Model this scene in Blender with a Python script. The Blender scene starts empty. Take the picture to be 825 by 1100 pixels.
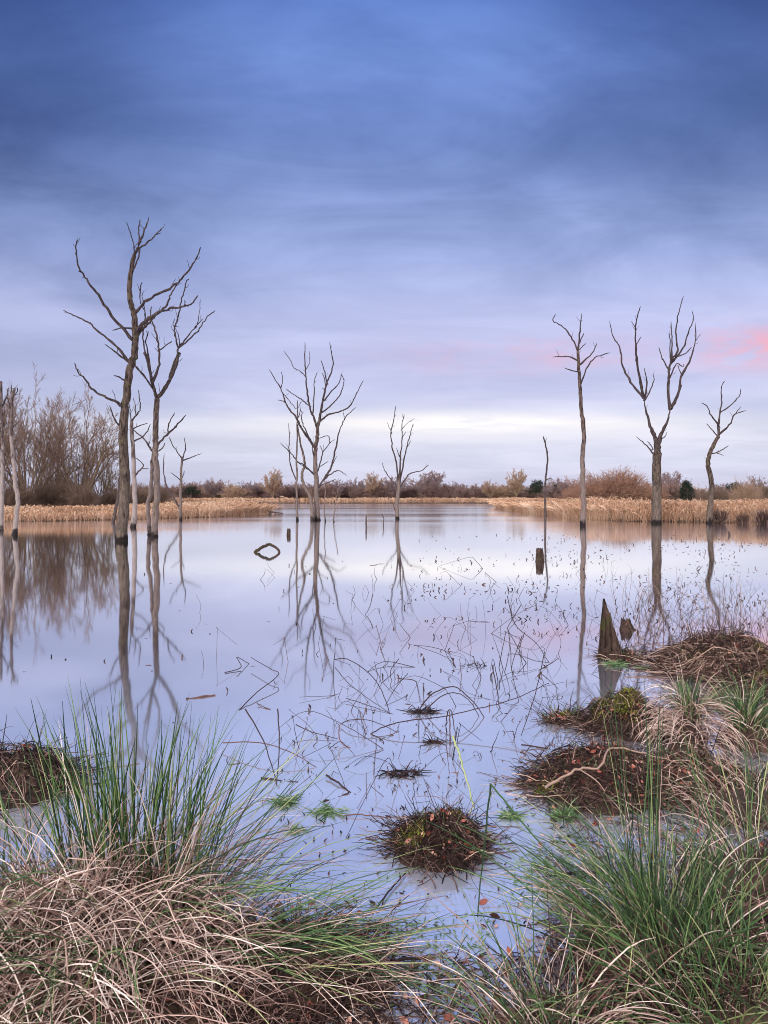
import bpy, math, random
import numpy as np

F, CX, HY, CH = 733.0, 412.5, 533.0, 1.6      # lens, horizon and eye height of the place
sc = bpy.context.scene
COL = sc.collection
R = np.random.default_rng(7)

# ------------------------------------------------------------------ helpers
def lin(c):
    out = []
    for v in c[:3]:
        v = v / 255.0
        out.append(v / 12.92 if v <= 0.04045 else ((v + 0.055) / 1.055) ** 2.4)
    return (*out, 1.0)

def gd(py):                                    # distance of a point of the water seen at row py
    return CH * F / (py - HY)

def at(px, py, d):
    return np.array([(px - CX) / F * d, d, CH - (py - HY) / F * d])

def gp(px, py, z=0.0):                         # a point at height z seen at px, py
    d = (CH - z) * F / (py - HY)
    return np.array([(px - CX) / F * d, d, z])

def tag(o, label=None, cat=None, group=None, kind=None):
    if label: o['label'] = label
    if cat: o['category'] = cat
    if group: o['group'] = group
    if kind: o['kind'] = kind
    return o

def empty(name, loc, label, cat, group=None):
    o = bpy.data.objects.new(name, None)
    o.empty_display_size = 0.2
    COL.objects.link(o)
    o.location = loc
    return tag(o, label, cat, group)

class MB:
    """collects vertices, faces and a per-vertex tint"""
    def __init__(s): s.v, s.f, s.t, s.n = [], [], [], 0
    def add(s, v, f, t=0.5):
        v = np.asarray(v, dtype=np.float64).reshape(-1, 3)
        f = np.asarray(f, dtype=np.int64)
        s.v.append(v); s.f.append(f + s.n)
        s.t.append(np.broadcast_to(np.asarray(t, dtype=np.float64), (len(v),)).copy())
        s.n += len(v)
    def sweep(s, P, Rr, tint=0.5, sides=3, closed=True):
        """P (N,S,3) centre lines, Rr (N,S) radii, tint scalar or (N,)"""
        P = np.asarray(P, float)
        if P.ndim == 2: P = P[None]
        N, S, _ = P.shape
        Rr = np.broadcast_to(np.asarray(Rr, float), (N, S))
        T = np.gradient(P, axis=1)
        T /= np.linalg.norm(T, axis=2, keepdims=True) + 1e-12
        ax = T.mean(axis=1)
        ref = np.where(np.abs(ax[:, 2:3]) > 0.75, np.array([[0.9, 0.43, 0.0]]), np.array([[0.05, 0.08, 1.0]]))
        U = np.cross(T, ref[:, None, :]); U /= np.linalg.norm(U, axis=2, keepdims=True) + 1e-9
        V = np.cross(T, U)
        a = np.arange(sides) / sides * 2 * math.pi
        ring = (U[:, :, None, :] * np.cos(a)[None, None, :, None] + V[:, :, None, :] * np.sin(a)[None, None, :, None])
        vv = P[:, :, None, :] + ring * Rr[:, :, None, None]
        k = np.arange(sides); k2 = (k + 1) % sides
        i = np.arange(S - 1)
        q = np.stack([i[:, None] * sides + k, i[:, None] * sides + k2, (i[:, None] + 1) * sides + k2, (i[:, None] + 1) * sides + k], -1).reshape(-1, 4)
        f = (np.arange(N)[:, None, None] * (S * sides) + q[None]).reshape(-1, 4)
        t = np.broadcast_to(np.asarray(tint, float), (N,)) if np.ndim(tint) < 2 else None
        tt = np.repeat(t, S * sides) if t is not None else np.repeat(np.asarray(tint).reshape(-1), sides)
        s.add(vv.reshape(-1, 3), f, tt)
    def build(s, name, mat, parent=None, off=None, smooth=True):
        v = np.concatenate(s.v); t = np.concatenate(s.t)
        if off is not None: v = v - np.asarray(off)
        me = bpy.data.meshes.new(name)
        ls = np.concatenate([f.reshape(-1) for f in s.f])
        cnt = np.concatenate([np.full(len(f), f.shape[1]) for f in s.f])
        st = np.concatenate([[0], np.cumsum(cnt)[:-1]])
        me.vertices.add(len(v)); me.loops.add(len(ls)); me.polygons.add(len(cnt))
        me.vertices.foreach_set('co', v.reshape(-1).astype(np.float32))
        me.loops.foreach_set('vertex_index', ls.astype(np.int32))
        me.polygons.foreach_set('loop_start', st.astype(np.int32))
        me.polygons.foreach_set('use_smooth', np.full(len(cnt), smooth))
        a = me.attributes.new('tint', 'FLOAT', 'POINT')
        a.data.foreach_set('value', t.astype(np.float32))
        me.update(calc_edges=True); me.validate()
        me.materials.append(mat)
        o = bpy.data.objects.new(name, me)
        COL.objects.link(o)
        if parent is not None: o.parent = parent
        elif off is not None: o.location = off
        return o

def smoothpath(pts, sub=4):
    p = np.asarray(pts, float)
    if len(p) < 3:
        return np.linspace(p[0], p[-1], sub * 2)
    e = np.vstack([2 * p[0] - p[1], p, 2 * p[-1] - p[-2]])
    out = []
    for i in range(1, len(e) - 2):
        for k in range(sub):
            t = k / sub
            a, b, c, d = e[i - 1], e[i], e[i + 1], e[i + 2]
            out.append(0.5 * (2 * b + (c - a) * t + (2 * a - 5 * b + 4 * c - d) * t * t + (3 * b - a - 3 * c + d) * t ** 3))
    out.append(p[-1])
    return np.array(out)

def sphere_noise(p, sc_, seed, oct_=3):
    """cheap smooth pseudo-noise: sums of sines, about -1..1"""
    r = np.random.default_rng(seed)
    out = np.zeros(p.shape[:-1]); amp = 1; tot = 0
    for o in range(oct_):
        for _ in range(4):
            w = r.normal(size=p.shape[-1]); w /= np.linalg.norm(w)
            out += amp * np.sin((p @ w) * sc_ * (2 ** o) * (0.7 + r.random() * .6) + r.random() * 6.28)
        tot += amp * 2.2; amp *= 0.55
    return out / tot

# ------------------------------------------------------------------ materials
def newmat(name):
    m = bpy.data.materials.new(name); m.use_nodes = True
    nt = m.node_tree
    b = nt.nodes['Principled BSDF']
    return m, nt, b

def ramp(nt, stops):
    n = nt.nodes.new('ShaderNodeValToRGB')
    el = n.color_ramp.elements
    while len(el) < len(stops): el.new(0.5)
    for e, (p, c) in zip(el, stops):
        e.position = p; e.color = c if len(c) == 4 else (*c, 1)
    return n

def lk(nt, a, b): nt.links.new(a, b)

def noise(nt, scale, detail=4, vec=None, rough=0.55, stretch=None):
    n = nt.nodes.new('ShaderNodeTexNoise')
    n.inputs['Scale'].default_value = scale; n.inputs['Detail'].default_value = detail; n.inputs['Roughness'].default_value = rough
    if vec is not None:
        if stretch is not None:
            mp = nt.nodes.new('ShaderNodeMapping'); mp.inputs['Scale'].default_value = stretch
            lk(nt, vec, mp.inputs['Vector']); vec = mp.outputs['Vector']
        lk(nt, vec, n.inputs['Vector'])
    return n

def mixrgb(nt, fac, a, b, mode='MIX'):
    n = nt.nodes.new('ShaderNodeMix'); n.data_type = 'RGBA'; n.blend_type = mode
    for s, val in ((n.inputs[0], fac), (n.inputs[6], a), (n.inputs[7], b)):
        if hasattr(val, 'is_output'): lk(nt, val, s)
        elif isinstance(val, (int, float)): s.default_value = val
        else: s.default_value = val
    return n.outputs[2]

def mth(nt, op, a, b=None, c=None, clamp=False):
    n = nt.nodes.new('ShaderNodeMath'); n.operation = op; n.use_clamp = clamp
    for i, val in enumerate((a, b, c)):
        if val is None: continue
        if hasattr(val, 'is_output'): lk(nt, val, n.inputs[i])
        else: n.inputs[i].default_value = val
    return n.outputs[0]

def sstep(nt, x, lo, hi, a=0.0, b=1.0):
    n = nt.nodes.new('ShaderNodeMapRange'); n.interpolation_type = 'SMOOTHSTEP'
    lk(nt, x, n.inputs[0])
    for i, val in zip((1, 2, 3, 4), (lo, hi, a, b)): n.inputs[i].default_value = val
    return n.outputs[0]

def stemmat(name, stops, rough=0.7, nz=0.35, nscale=30, transl=0.0, spec=0.2):
    """stems and leaves: every stem its own tint, a mottled length"""
    m, nt, b = newmat(name)
    at_ = nt.nodes.new('ShaderNodeAttribute'); at_.attribute_name = 'tint'
    g = nt.nodes.new('ShaderNodeNewGeometry')
    n = noise(nt, nscale, 3, g.outputs['Position'])
    f = mth(nt, 'MULTIPLY_ADD', mth(nt, 'SUBTRACT', n.outputs[0], 0.5), nz, at_.outputs['Fac'], clamp=True)
    r = ramp(nt, [(p, lin(c)) for p, c in stops]); lk(nt, f, r.inputs[0])
    lk(nt, r.outputs[0], b.inputs['Base Color'])
    b.inputs['Roughness'].default_value = rough
    b.inputs['Specular IOR Level'].default_value = spec
    return m

def barkmat(name, dark, mid, pale, lichen, palez=(1.5, 7.0), wet=True, paleamt=0.55):
    m, nt, b = newmat(name)
    g = nt.nodes.new('ShaderNodeNewGeometry'); pos = g.outputs['Position']
    sx = nt.nodes.new('ShaderNodeSeparateXYZ'); lk(nt, pos, sx.inputs[0]); z = sx.outputs[2]
    n1 = noise(nt, 6, 7, pos, 0.72, (2.4, 2.4, 0.6))
    n2 = noise(nt, 2.4, 6, pos, 0.68, (1.6, 1.6, 0.7))
    n3 = noise(nt, 3.5, 4, pos, 0.6)
    base = ramp(nt, [(0.40, lin(dark)), (0.60, lin(mid))]); lk(nt, n1.outputs[0], base.inputs[0])
    # bark lost in patches low on the stem shows pale wood
    pz = sstep(nt, z, palez[0], palez[1], 0.17, -0.12)
    pm = sstep(nt, mth(nt, 'ADD', n2.outputs[0], pz), 0.48, 0.62, 0, paleamt)
    pcol = mixrgb(nt, n1.outputs[0], lin([c * .75 for c in pale]), lin(pale))
    c = mixrgb(nt, pm, base.outputs[0], pcol)
    lm = sstep(nt, n3.outputs[0], 0.55, 0.68, 0, 0.5)
    c = mixrgb(nt, lm, c, lin(lichen))
    if wet:
        wz = mth(nt, 'ADD', z, mth(nt, 'MULTIPLY', mth(nt, 'SUBTRACT', n3.outputs[0], 0.5), 0.9))
        c = mixrgb(nt, sstep(nt, wz, 0.06, 0.34, 0.95, 0), c, lin((24, 20, 22)))
    lk(nt, c, b.inputs['Base Color'])
    b.inputs['Roughness'].default_value = 0.85; b.inputs['Specular IOR Level'].default_value = 0.15
    bp = nt.nodes.new('ShaderNodeBump'); bp.inputs['Strength'].default_value = 0.8; bp.inputs['Distance'].default_value = 0.04
    lk(nt, n1.outputs[0], bp.inputs['Height']); lk(nt, bp.outputs[0], b.inputs['Normal'])
    return m

M = {}
M['bark'] = barkmat('dead_bark', (34, 28, 30), (106, 91, 86), (146, 132, 127), (94, 90, 66))
M['bark2'] = barkmat('dead_bark_rough', (28, 23, 23), (98, 85, 78), (134, 121, 112), (88, 87, 58), (0.5, 4), True, 0.35)
M['limb'] = barkmat('dead_limb', (42, 36, 39), (80, 69, 69), (110, 97, 95), (96, 90, 76), (1, 6), False, 0.3)
M['birch'] = barkmat('birch_bark', (44, 36, 38), (112, 100, 98), (168, 157, 154), (114, 108, 96), (2.4, 6.0), True, 0.85)
M['stump'] = barkmat('rotten_wood', (16, 12, 12), (72, 56, 50), (112, 94, 86), (66, 72, 36), (0.1, 1.0), False, 0.3)
M['willow'] = stemmat('willow_bark', [(0, (92, 80, 76)), (0.5, (128, 112, 100)), (1, (154, 136, 110))], 0.9)
M['twig'] = stemmat('winter_twigs', [(0, (100, 84, 80)), (0.5, (138, 117, 108)), (1, (170, 146, 126))], 0.9)
M['twigolive'] = stemmat('olive_twigs', [(0, (104, 92, 74)), (0.5, (146, 128, 98)), (1, (176, 156, 118))], 0.9)
M['scrub'] = stemmat('scrub_twigs', [(0, (86, 74, 72)), (0.5, (122, 104, 94)), (1, (156, 134, 114))], 0.9)
M['rusty'] = stemmat('rusty_twigs', [(0, (108, 82, 76)), (0.5, (156, 122, 106)), (1, (190, 152, 128))], 0.9)
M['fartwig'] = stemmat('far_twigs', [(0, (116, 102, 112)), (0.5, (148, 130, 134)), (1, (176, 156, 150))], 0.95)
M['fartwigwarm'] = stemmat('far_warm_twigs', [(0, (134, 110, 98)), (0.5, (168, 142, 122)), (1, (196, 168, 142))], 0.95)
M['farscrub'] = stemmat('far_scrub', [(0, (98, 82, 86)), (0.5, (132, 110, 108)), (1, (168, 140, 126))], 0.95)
M['evergreen'] = stemmat('evergreen_needles', [(0, (30, 38, 36)), (0.5, (44, 56, 48)), (1, (68, 78, 64))], 0.8)
M['reed'] = stemmat('dry_reed', [(0, (140, 108, 90)), (0.35, (208, 168, 138)), (0.7, (232, 196, 166)), (1, (246, 224, 202))], 0.85, nz=0.2, nscale=4)
def translucent(m, amt):
    nt = m.node_tree; b = nt.nodes['Principled BSDF']; out = nt.nodes['Material Output']
    tr = nt.nodes.new('ShaderNodeBsdfTranslucent'); lk(nt, b.inputs['Base Color'].links[0].from_socket, tr.inputs['Color'])
    mx = nt.nodes.new('ShaderNodeMixShader'); mx.inputs[0].default_value = amt
    lk(nt, b.outputs[0], mx.inputs[1]); lk(nt, tr.outputs[0], mx.inputs[2]); lk(nt, mx.outputs[0], out.inputs['Surface'])
translucent(M['reed'], .3)
M['rush'] = stemmat('green_rush', [(0, (30, 52, 34)), (0.35, (62, 98, 56)), (0.7, (112, 148, 88)), (1, (184, 192, 136))], 0.45, nz=0.3, nscale=12, spec=0.4)
M['straw'] = stemmat('dead_rush', [(0, (52, 36, 34)), (0.25, (126, 98, 90)), (0.55, (208, 180, 168)), (1, (250, 236, 226))], 0.65, nz=0.3, nscale=14, spec=0.3)
M['debris'] = stemmat('dead_stems', [(0, (34, 27, 27)), (0.35, (76, 58, 54)), (0.65, (126, 102, 94)), (1, (204, 178, 162))], 0.75, nz=0.3, nscale=20)
M['dark'] = stemmat('wet_stems', [(0, (30, 24, 28)), (0.5, (62, 48, 50)), (1, (112, 82, 76))], 0.6, nz=0.3, nscale=20)
M['leaf'] = stemmat('fallen_leaf', [(0, (50, 26, 24)), (0.35, (112, 52, 44)), (0.7, (176, 108, 92)), (1, (216, 172, 156))], 0.6, nz=0.3, nscale=40)
M['weed'] = stemmat('water_weed', [(0, (54, 84, 50)), (0.5, (94, 128, 80)), (1, (156, 178, 140))], 0.5, nz=0.3, nscale=40)
M['moss'] = stemmat('moss', [(0, (56, 62, 26)), (0.5, (112, 116, 50)), (1, (168, 164, 84))], 0.9, nz=0.5, nscale=60)

def peatmat():
    m, nt, b = newmat('peat')
    g = nt.nodes.new('ShaderNodeNewGeometry'); pos = g.outputs['Position']
    n = noise(nt, 18, 6, pos, 0.7); n2 = noise(nt, 5, 4, pos)
    r = ramp(nt, [(0.3, lin((26, 18, 18))), (0.5, lin((64, 46, 40))), (0.72, lin((112, 84, 70)))]); lk(nt, n.outputs[0], r.inputs[0])
    c = mixrgb(nt, sstep(nt, n2.outputs[0], 0.55, 0.7, 0, 0.5), r.outputs[0], lin((70, 74, 36)))
    lk(nt, c, b.inputs['Base Color']); b.inputs['Roughness'].default_value = 0.8
    bp = nt.nodes.new('ShaderNodeBump'); bp.inputs['Strength'].default_value = 1; bp.inputs['Distance'].default_value = 0.03
    lk(nt, n.outputs[0], bp.inputs['Height']); lk(nt, bp.outputs[0], b.inputs['Normal'])
    return m
M['peat'] = peatmat()

def groundmat():
    m, nt, b = newmat('marsh_ground')
    g = nt.nodes.new('ShaderNodeNewGeometry'); pos = g.outputs['Position']
    n = noise(nt, 9, 6, pos, 0.7); n2 = noise(nt, 0.06, 4, pos)
    r = ramp(nt, [(0.3, lin((40, 30, 26))), (0.55, lin((86, 66, 52))), (0.75, lin((128, 104, 80)))]); lk(nt, n.outputs[0], r.inputs[0])
    sx = nt.nodes.new('ShaderNodeSeparateXYZ'); lk(nt, pos, sx.inputs[0])
    far = sstep(nt, sx.outputs[1], 60, 100)
    c = mixrgb(nt, mth(nt, 'MULTIPLY', far, sstep(nt, sx.outputs[0], 22, 34)), r.outputs[0], lin((112, 124, 72)))
    lk(nt, c, b.inputs['Base Color']); b.inputs['Roughness'].default_value = 0.9
    bp = nt.nodes.new('ShaderNodeBump'); bp.inputs['Distance'].default_value = 0.03
    lk(nt, n.outputs[0], bp.inputs['Height']); lk(nt, bp.outputs[0], b.inputs['Normal'])
    return m
M['ground'] = groundmat()

def watermat():
    m, nt, b = newmat('lake_water')
    nt.nodes.remove(b)
    out = nt.nodes['Material Output']
    g = nt.nodes.new('ShaderNodeNewGeometry'); pos = g.outputs['Position']
    n = noise(nt, 0.5, 3, pos, 0.5, (0.5, 1.0, 1))
    bp = nt.nodes.new('ShaderNodeBump'); bp.inputs['Strength'].default_value = 0.12; bp.inputs['Distance'].default_value = 0.01
    lk(nt, n.outputs[0], bp.inputs['Height'])
    gl = nt.nodes.new('ShaderNodeBsdfGlossy')
    gl.inputs['Color'].default_value = (0.97, 0.97, 0.98, 1)
    # the open middle of the lake is faintly ruffled by the wind, in patches; the shallows lie still
    sp = nt.nodes.new('ShaderNodeSeparateXYZ'); lk(nt, pos, sp.inputs[0])
    nr = noise(nt, 0.06, 3, pos, 0.5, (0.4, 1.6, 1))
    ruf = mth(nt, 'MULTIPLY', sstep(nt, sp.outputs[1], 18, 42), sstep(nt, nr.outputs[0], .36, .6, .45, 1.0))
    lk(nt, mth(nt, 'MULTIPLY_ADD', ruf, .10, .045), gl.inputs['Roughness'])
    lk(nt, bp.outputs[0], gl.inputs['Normal'])
    df = nt.nodes.new('ShaderNodeBsdfDiffuse')
    fr = nt.nodes.new('ShaderNodeFresnel'); fr.inputs['IOR'].default_value = 1.33
    f = mth(nt, 'MULTIPLY_ADD', fr.outputs[0], .8, .62, clamp=True)
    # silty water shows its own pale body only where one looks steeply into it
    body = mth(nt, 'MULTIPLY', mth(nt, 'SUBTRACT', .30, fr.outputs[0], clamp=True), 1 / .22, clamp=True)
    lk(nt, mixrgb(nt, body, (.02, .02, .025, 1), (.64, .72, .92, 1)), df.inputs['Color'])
    mx = nt.nodes.new('ShaderNodeMixShader'); lk(nt, f, mx.inputs[0]); lk(nt, df.outputs[0], mx.inputs[1]); lk(nt, gl.outputs[0], mx.inputs[2])
    lk(nt, mx.outputs[0], out.inputs['Surface'])
    return m
M['water'] = watermat()

# ------------------------------------------------------------------ the setting: ground, water
near_px = [(-150, 930), (0, 965), (160, 1000), (270, 1050), (330, 1140), (380, 1220), (560, 1220), (600, 1130), (650, 1040), (740, 985), (830, 960), (960, 930)]
lake = [gp(*p)[:2] for p in near_px]
lake += [np.array(p) for p in ((5.5, 5.6), (9, 12), (16, 26), (24.5, 40.5))]
right_edge = [gp(*p)[:2] for p in ((825, 562), (780, 561.5), (735, 561), (690, 560.5), (650, 559.5), (610, 557), (570, 551.5), (545, 548.3))] + [gp(533, 546.3)[:2]]
right_back = [gp(545, 543.4)[:2], gp(600, 542.2)[:2]]
far_edge = [gp(p, 541.2)[:2] for p in (600, 520, 420, 330, 260, 190)]
left_tip = [gp(230, 543.3)[:2], gp(275, 548.0)[:2], gp(292, 551.8)[:2]]
left_edge = [gp(*p)[:2] for p in ((270, 553.0), (225, 556), (170, 557.5), (110, 559), (60, 560), (0, 560.8), (-60, 561))]
lake += right_edge + right_back + far_edge + left_tip + left_edge + [np.array(p) for p in ((-33, 34), (-30, 15), (-12, 5), (-5, 3.2))]
lake = np.array(lake)

def lake_dist(X, Y):
    """signed distance to the shore, positive inside the lake"""
    sh = X.shape; p = np.stack([X.ravel(), Y.ravel()], -1)
    best = np.full(len(p), 1e9); ins = np.zeros(len(p), bool)
    for i in range(len(lake)):
        a, b = lake[i], lake[(i + 1) % len(lake)]
        ab = b - a; t = np.clip(((p - a) @ ab) / (ab @ ab), 0, 1)
        best = np.minimum(best, np.linalg.norm(p - (a + t[:, None] * ab), axis=1))
        c = ((a[1] > p[:, 1]) != (b[1] > p[:, 1]))
        with np.errstate(divide='ignore', invalid='ignore'):
            xx = (b[0] - a[0]) * (p[:, 1] - a[1]) / (b[1] - a[1]) + a[0]
        ins ^= c & (p[:, 0] < xx)
    return np.where(ins, best, -best).reshape(sh)

def ground_z(X, Y):
    d = lake_dist(X, Y)
    rise = np.where(Y < 20, 0.16, 0.3)
    w = np.where(Y < 20, 0.45, 1.5)
    z = np.where(d > 0, -0.45 * np.clip(d / 1.2, 0, 1), rise * np.clip(-d / w, 0, 1))
    z += np.where(d < 0, np.clip(-d / 0.3, 0, 1) * 0.03 * sphere_noise(np.stack([X, Y], -1), 5.0, 3), 0)
    return z

xs = np.concatenate([np.arange(-2500, -150, 150), np.arange(-150, -8, 4), np.arange(-8, 8, 0.12), np.arange(8, 150, 4), np.arange(150, 2600, 150)])
ys = np.concatenate([np.arange(-300, -4, 20), np.arange(-4, 9, 0.1), np.arange(9, 240, 3), np.arange(240, 3600, 160)])
GX, GY = np.meshgrid(xs, ys)
GZ = ground_z(GX, GY)
GZ += np.clip((GY - 240) / 2500, 0, 1) * 0
g = MB()
nx, ny = len(xs), len(ys)
idx = np.arange(nx * ny).reshape(ny, nx)
g.add(np.stack([GX, GY, GZ], -1), np.stack([idx[:-1, :-1], idx[:-1, 1:], idx[1:, 1:], idx[1:, :-1]], -1).reshape(-1, 4))
tag(g.build('ground', M['ground']), 'dark marshy ground round the lake', None, None, 'structure')
w = MB()
w.add([(-60, -6, 0), (60, -6, 0), (60, 175, 0), (-90, 175, 0)], [(0, 1, 2, 3)])
tag(w.build('lake_water', M['water'], smooth=False), 'still pale lavender lake water', None, None, 'structure')

# ------------------------------------------------------------------ dead trees (traced limb by limb, each at its own distance)
def zz(o, s, pts): return [(o[0] + x / s, o[1] + y / s) for x, y in pts]

def limb_mesh(mb, pts3, r0, r1, rng, sides=7, spurs=True, power=0.9, flare=0.0, knob=0.10):
    p = smoothpath(pts3, 5)
    n = len(p)
    seg = np.r_[0, np.cumsum(np.linalg.norm(np.diff(p, axis=0), axis=1))]
    L = seg[-1]; u = seg / L
    jit = rng.normal(size=(n, 3)) * min(0.018, 0.006 * L + 0.003) * np.sin(u * math.pi)[:, None] ** .5
    p = p + jit
    r = r0 + (r1 - r0) * u ** power
    r = r * (1 + knob * rng.normal(size=n))
    if flare: r = r * (1 + flare * np.exp(-seg / 0.45))
    r = np.maximum(r, r1 * 0.8); r[-1] *= 0.45
    mb.sweep(p, r[None], 0.5, sides)
    if spurs and L > 0.5:
        for _ in range(int(L * 1.1 + rng.random() * 1.5)):
            k = rng.integers(2, n - 1); q = p[k]
            t = p[k] - p[k - 1]; t /= np.linalg.norm(t) + 1e-9
            d = rng.normal(size=3); d -= t * (d @ t); d /= np.linalg.norm(d); d = d * 0.8 + t * 0.6 + np.array([0, 0, .2])
            l = rng.uniform(0.06, 0.34)
            mid = q + d * l * .5 + rng.normal(size=3) * l * .12
            tip = q + d * l + np.array([0, 0, l * .25])
            rr = min(r[k] * .5, 0.014)
            mb.sweep(np.array([q, mid, tip]), np.array([[rr, rr * .8, rr * .5]]), 0.5, 4)
    return p, r

def dead_tree(label, d, trunk, w0, w1, branches, seed, name='dead_tree', bark='bark', limb='limb', cat='dead tree', group=None, flare=0.25, extra_trunks=(), sink=0.35):
    rng = np.random.default_rng(seed)
    base = at(*trunk[0], d); base[2] = 0
    root = empty(name, base, label, cat, group)
    known = []                                      # (px, py, depth, radius)
    def place(pts, d0, slope):
        pts = np.array(pts, float)
        l = np.r_[0, np.cumsum(np.hypot(*np.diff(pts, axis=0).T))] / F * d
        return np.array([at(x, y, d0 + slope * s) for (x, y), s in zip(pts, l)]), l
    def remember(p, r):
        for q, rr in zip(p, r):
            known.append((CX + q[0] / q[1] * F, HY + (CH - q[2]) / q[1] * F, q[1], rr))
    trunks = [(trunk, w0, w1, 0.0)] + list(extra_trunks)
    for k, (tp, a, b, dd) in enumerate(trunks):
        p3, _ = place(tp, d + dd, 0.0)
        if k == 0 or p3[0][2] < 0.4:
            p3 = np.vstack([p3[0] + np.array([0, 0, -sink - p3[0][2]]), p3])
        if k and dd:                                # further stems lean back into the main one
            s = np.linspace(0, 1, len(p3))[:, None]
            tgt = np.array([at(CX + q[0] / q[1] * F, HY + (CH - q[2]) / q[1] * F, d) for q in p3])
            p3 = p3 * (1 - s) + tgt * s
        mb = MB()
        p, r = limb_mesh(mb, p3, a / F * d / 2, b / F * d / 2, rng, 12, False, 1.0, flare if k == 0 else .1, 0.035)
        mb.build('trunk', M[bark], root, base)
        remember(p, r)
    for br in branches:
        pts = br[0] if isinstance(br, tuple) else br
        wpx = br[1] if isinstance(br, tuple) else None
        kn = np.array(known)
        dist = np.hypot(kn[:, 0] - pts[0][0], kn[:, 1] - pts[0][1])
        i = dist.argmin()
        d0, ra = kn[i, 2], kn[i, 3]
        pts = list(pts)
        if dist[i] > 0.6: pts = [(kn[i, 0], kn[i, 1])] + pts
        plen = sum(math.hypot(b[0] - a[0], b[1] - a[1]) for a, b in zip(pts, pts[1:])) / F * d
        slope = rng.uniform(0.15, 0.55) * rng.choice([-1, 1])
        p3, _ = place(pts, d0, slope)
        r0 = min(ra * 0.78, 0.018 + 0.022 * plen) if wpx is None else wpx / F * d / 2
        r1 = min(0.014 + 0.0002 * d, r0 * .6)
        mb = MB()
        p, r = limb_mesh(mb, p3, r0, r1, rng, 6)
        mb.build('branch', M[limb], root, base)
        remember(p, r)
    return root

A1 = ((0, 200), 681 / 260); A5 = ((60, 220), 825 / 180); A3 = ((0, 380), 4.125)
B6 = ((280, 360), 5.5); B2 = ((260, 340), 3.4375); C7 = ((580, 310), 825 / 230); C3 = ((560, 300), 825 / 265)
z1 = lambda *p: zz(*A1, p); z5 = lambda *p: zz(*A5, p); z3 = lambda *p: zz(*A3, p)
z6 = lambda *p: zz(*B6, p); z2 = lambda *p: zz(*B2, p); z7 = lambda *p: zz(*C7, p); zc = lambda *p: zz(*C3, p)

# tall tree by the left shore
dead_tree('tallest dead tree with a leaning mossy trunk and sweeping limbs, before the willows', 24.4,
    [(130.3, 581)] + z3((543, 740), (553, 610), (550, 480), (545, 330), (558, 200), (575, 80), (595, 0)) + z5((390, 660), (388, 560), (368, 480), (362, 400), (375, 300), (388, 240)), 12.5, 4.2, [
    (z5((386, 245), (405, 215), (412, 180), (440, 120), (458, 60)), 3.2), z5((412, 180), (408, 130), (415, 70)), z5((388, 240), (380, 180), (360, 120), (348, 85)),
    z5((410, 215), (460, 180), (495, 145), (525, 112)), z5((495, 145), (520, 138)),
    (z5((378, 320), (405, 265), (416, 205)), 2.4),
    (z5((394, 530), (440, 480), (500, 440), (560, 410), (610, 375), (660, 315), (695, 260), (713, 208)), 3.6),
    (z5((392, 655), (410, 630), (450, 590), (500, 530), (540, 500), (560, 450), (590, 400), (612, 370)), 3.6),
    z5((396, 620), (440, 575), (500, 535), (560, 510), (630, 500), (670, 485), (700, 445)),
    (z5((385, 672), (320, 600), (250, 510), (200, 430), (140, 355), (112, 310), (102, 250), (98, 205), (107, 170)), 3.8),
    (z5((368, 775), (345, 755), (300, 700), (220, 630), (160, 580), (100, 550), (35, 518)), 3.4),
    z5((355, 772), (300, 730), (240, 685)), z5((380, 608), (330, 606), (278, 618)), z5((345, 872), (315, 850), (285, 840)),
    (z3((545, 240), (510, 210), (450, 185), (405, 150), (375, 110), (345, 80), (330, 40)), 3.4),
    z3((543, 330), (510, 295), (485, 230)), z3((560, 122), (530, 103), (505, 97))], 11, bark='bark2')
# twin stem to its right
dead_tree('dead tree on two trunks that join low down, right behind the tallest dead tree', 27.0,
    [(165.8, 576)] + z3((690, 700), (695, 600), (690, 480), (690, 400), (688, 330), (695, 220), (695, 195)), 7.0, 5.6, [
    (z3((695, 195), (680, 150), (660, 60), (645, 0)) + z5((470, 850), (455, 740), (445, 680), (455, 620)), 4.2),
    (z3((697, 195), (720, 170), (755, 110), (780, 50), (790, 0)) + z5((560, 850), (590, 780), (605, 705), (640, 660), (680, 610), (725, 560)), 4.6),
    z5((470, 850), (440, 730), (430, 640), (440, 540), (415, 470), (418, 400), (425, 382)), z5((436, 510), (425, 450), (433, 425)),
    z5((478, 870), (503, 800), (508, 715), (495, 640), (475, 580), (465, 545), (472, 500)), z5((508, 718), (545, 690), (572, 672)),
    z5((468, 890), (430, 840), (385, 790)),
    (z5((608, 702), (660, 660), (700, 620), (740, 560), (785, 520)), 2.0), z5((690, 605), (705, 540), (712, 465)),
    (z5((603, 705), (588, 650), (585, 600), (600, 560), (615, 490), (632, 420), (640, 380), (655, 365)), 2.2), z5((592, 600), (577, 590), (585, 560)), z5((610, 695), (605, 650), (590, 610)),
    z3((692, 408), (740, 360), (780, 320), (825, 270)), z3((745, 352), (748, 310), (775, 260)), z3((700, 432), (722, 415), (730, 395)),
    z3((670, 425), (640, 380), (600, 345), (585, 330)), z3((672, 150), (640, 100), (600, 52))], 12,
    extra_trunks=[([(160.6, 571.5)] + z3((655, 700), (668, 600), (674, 480), (686, 400)), 5.0, 3.6, 1.6)])
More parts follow.
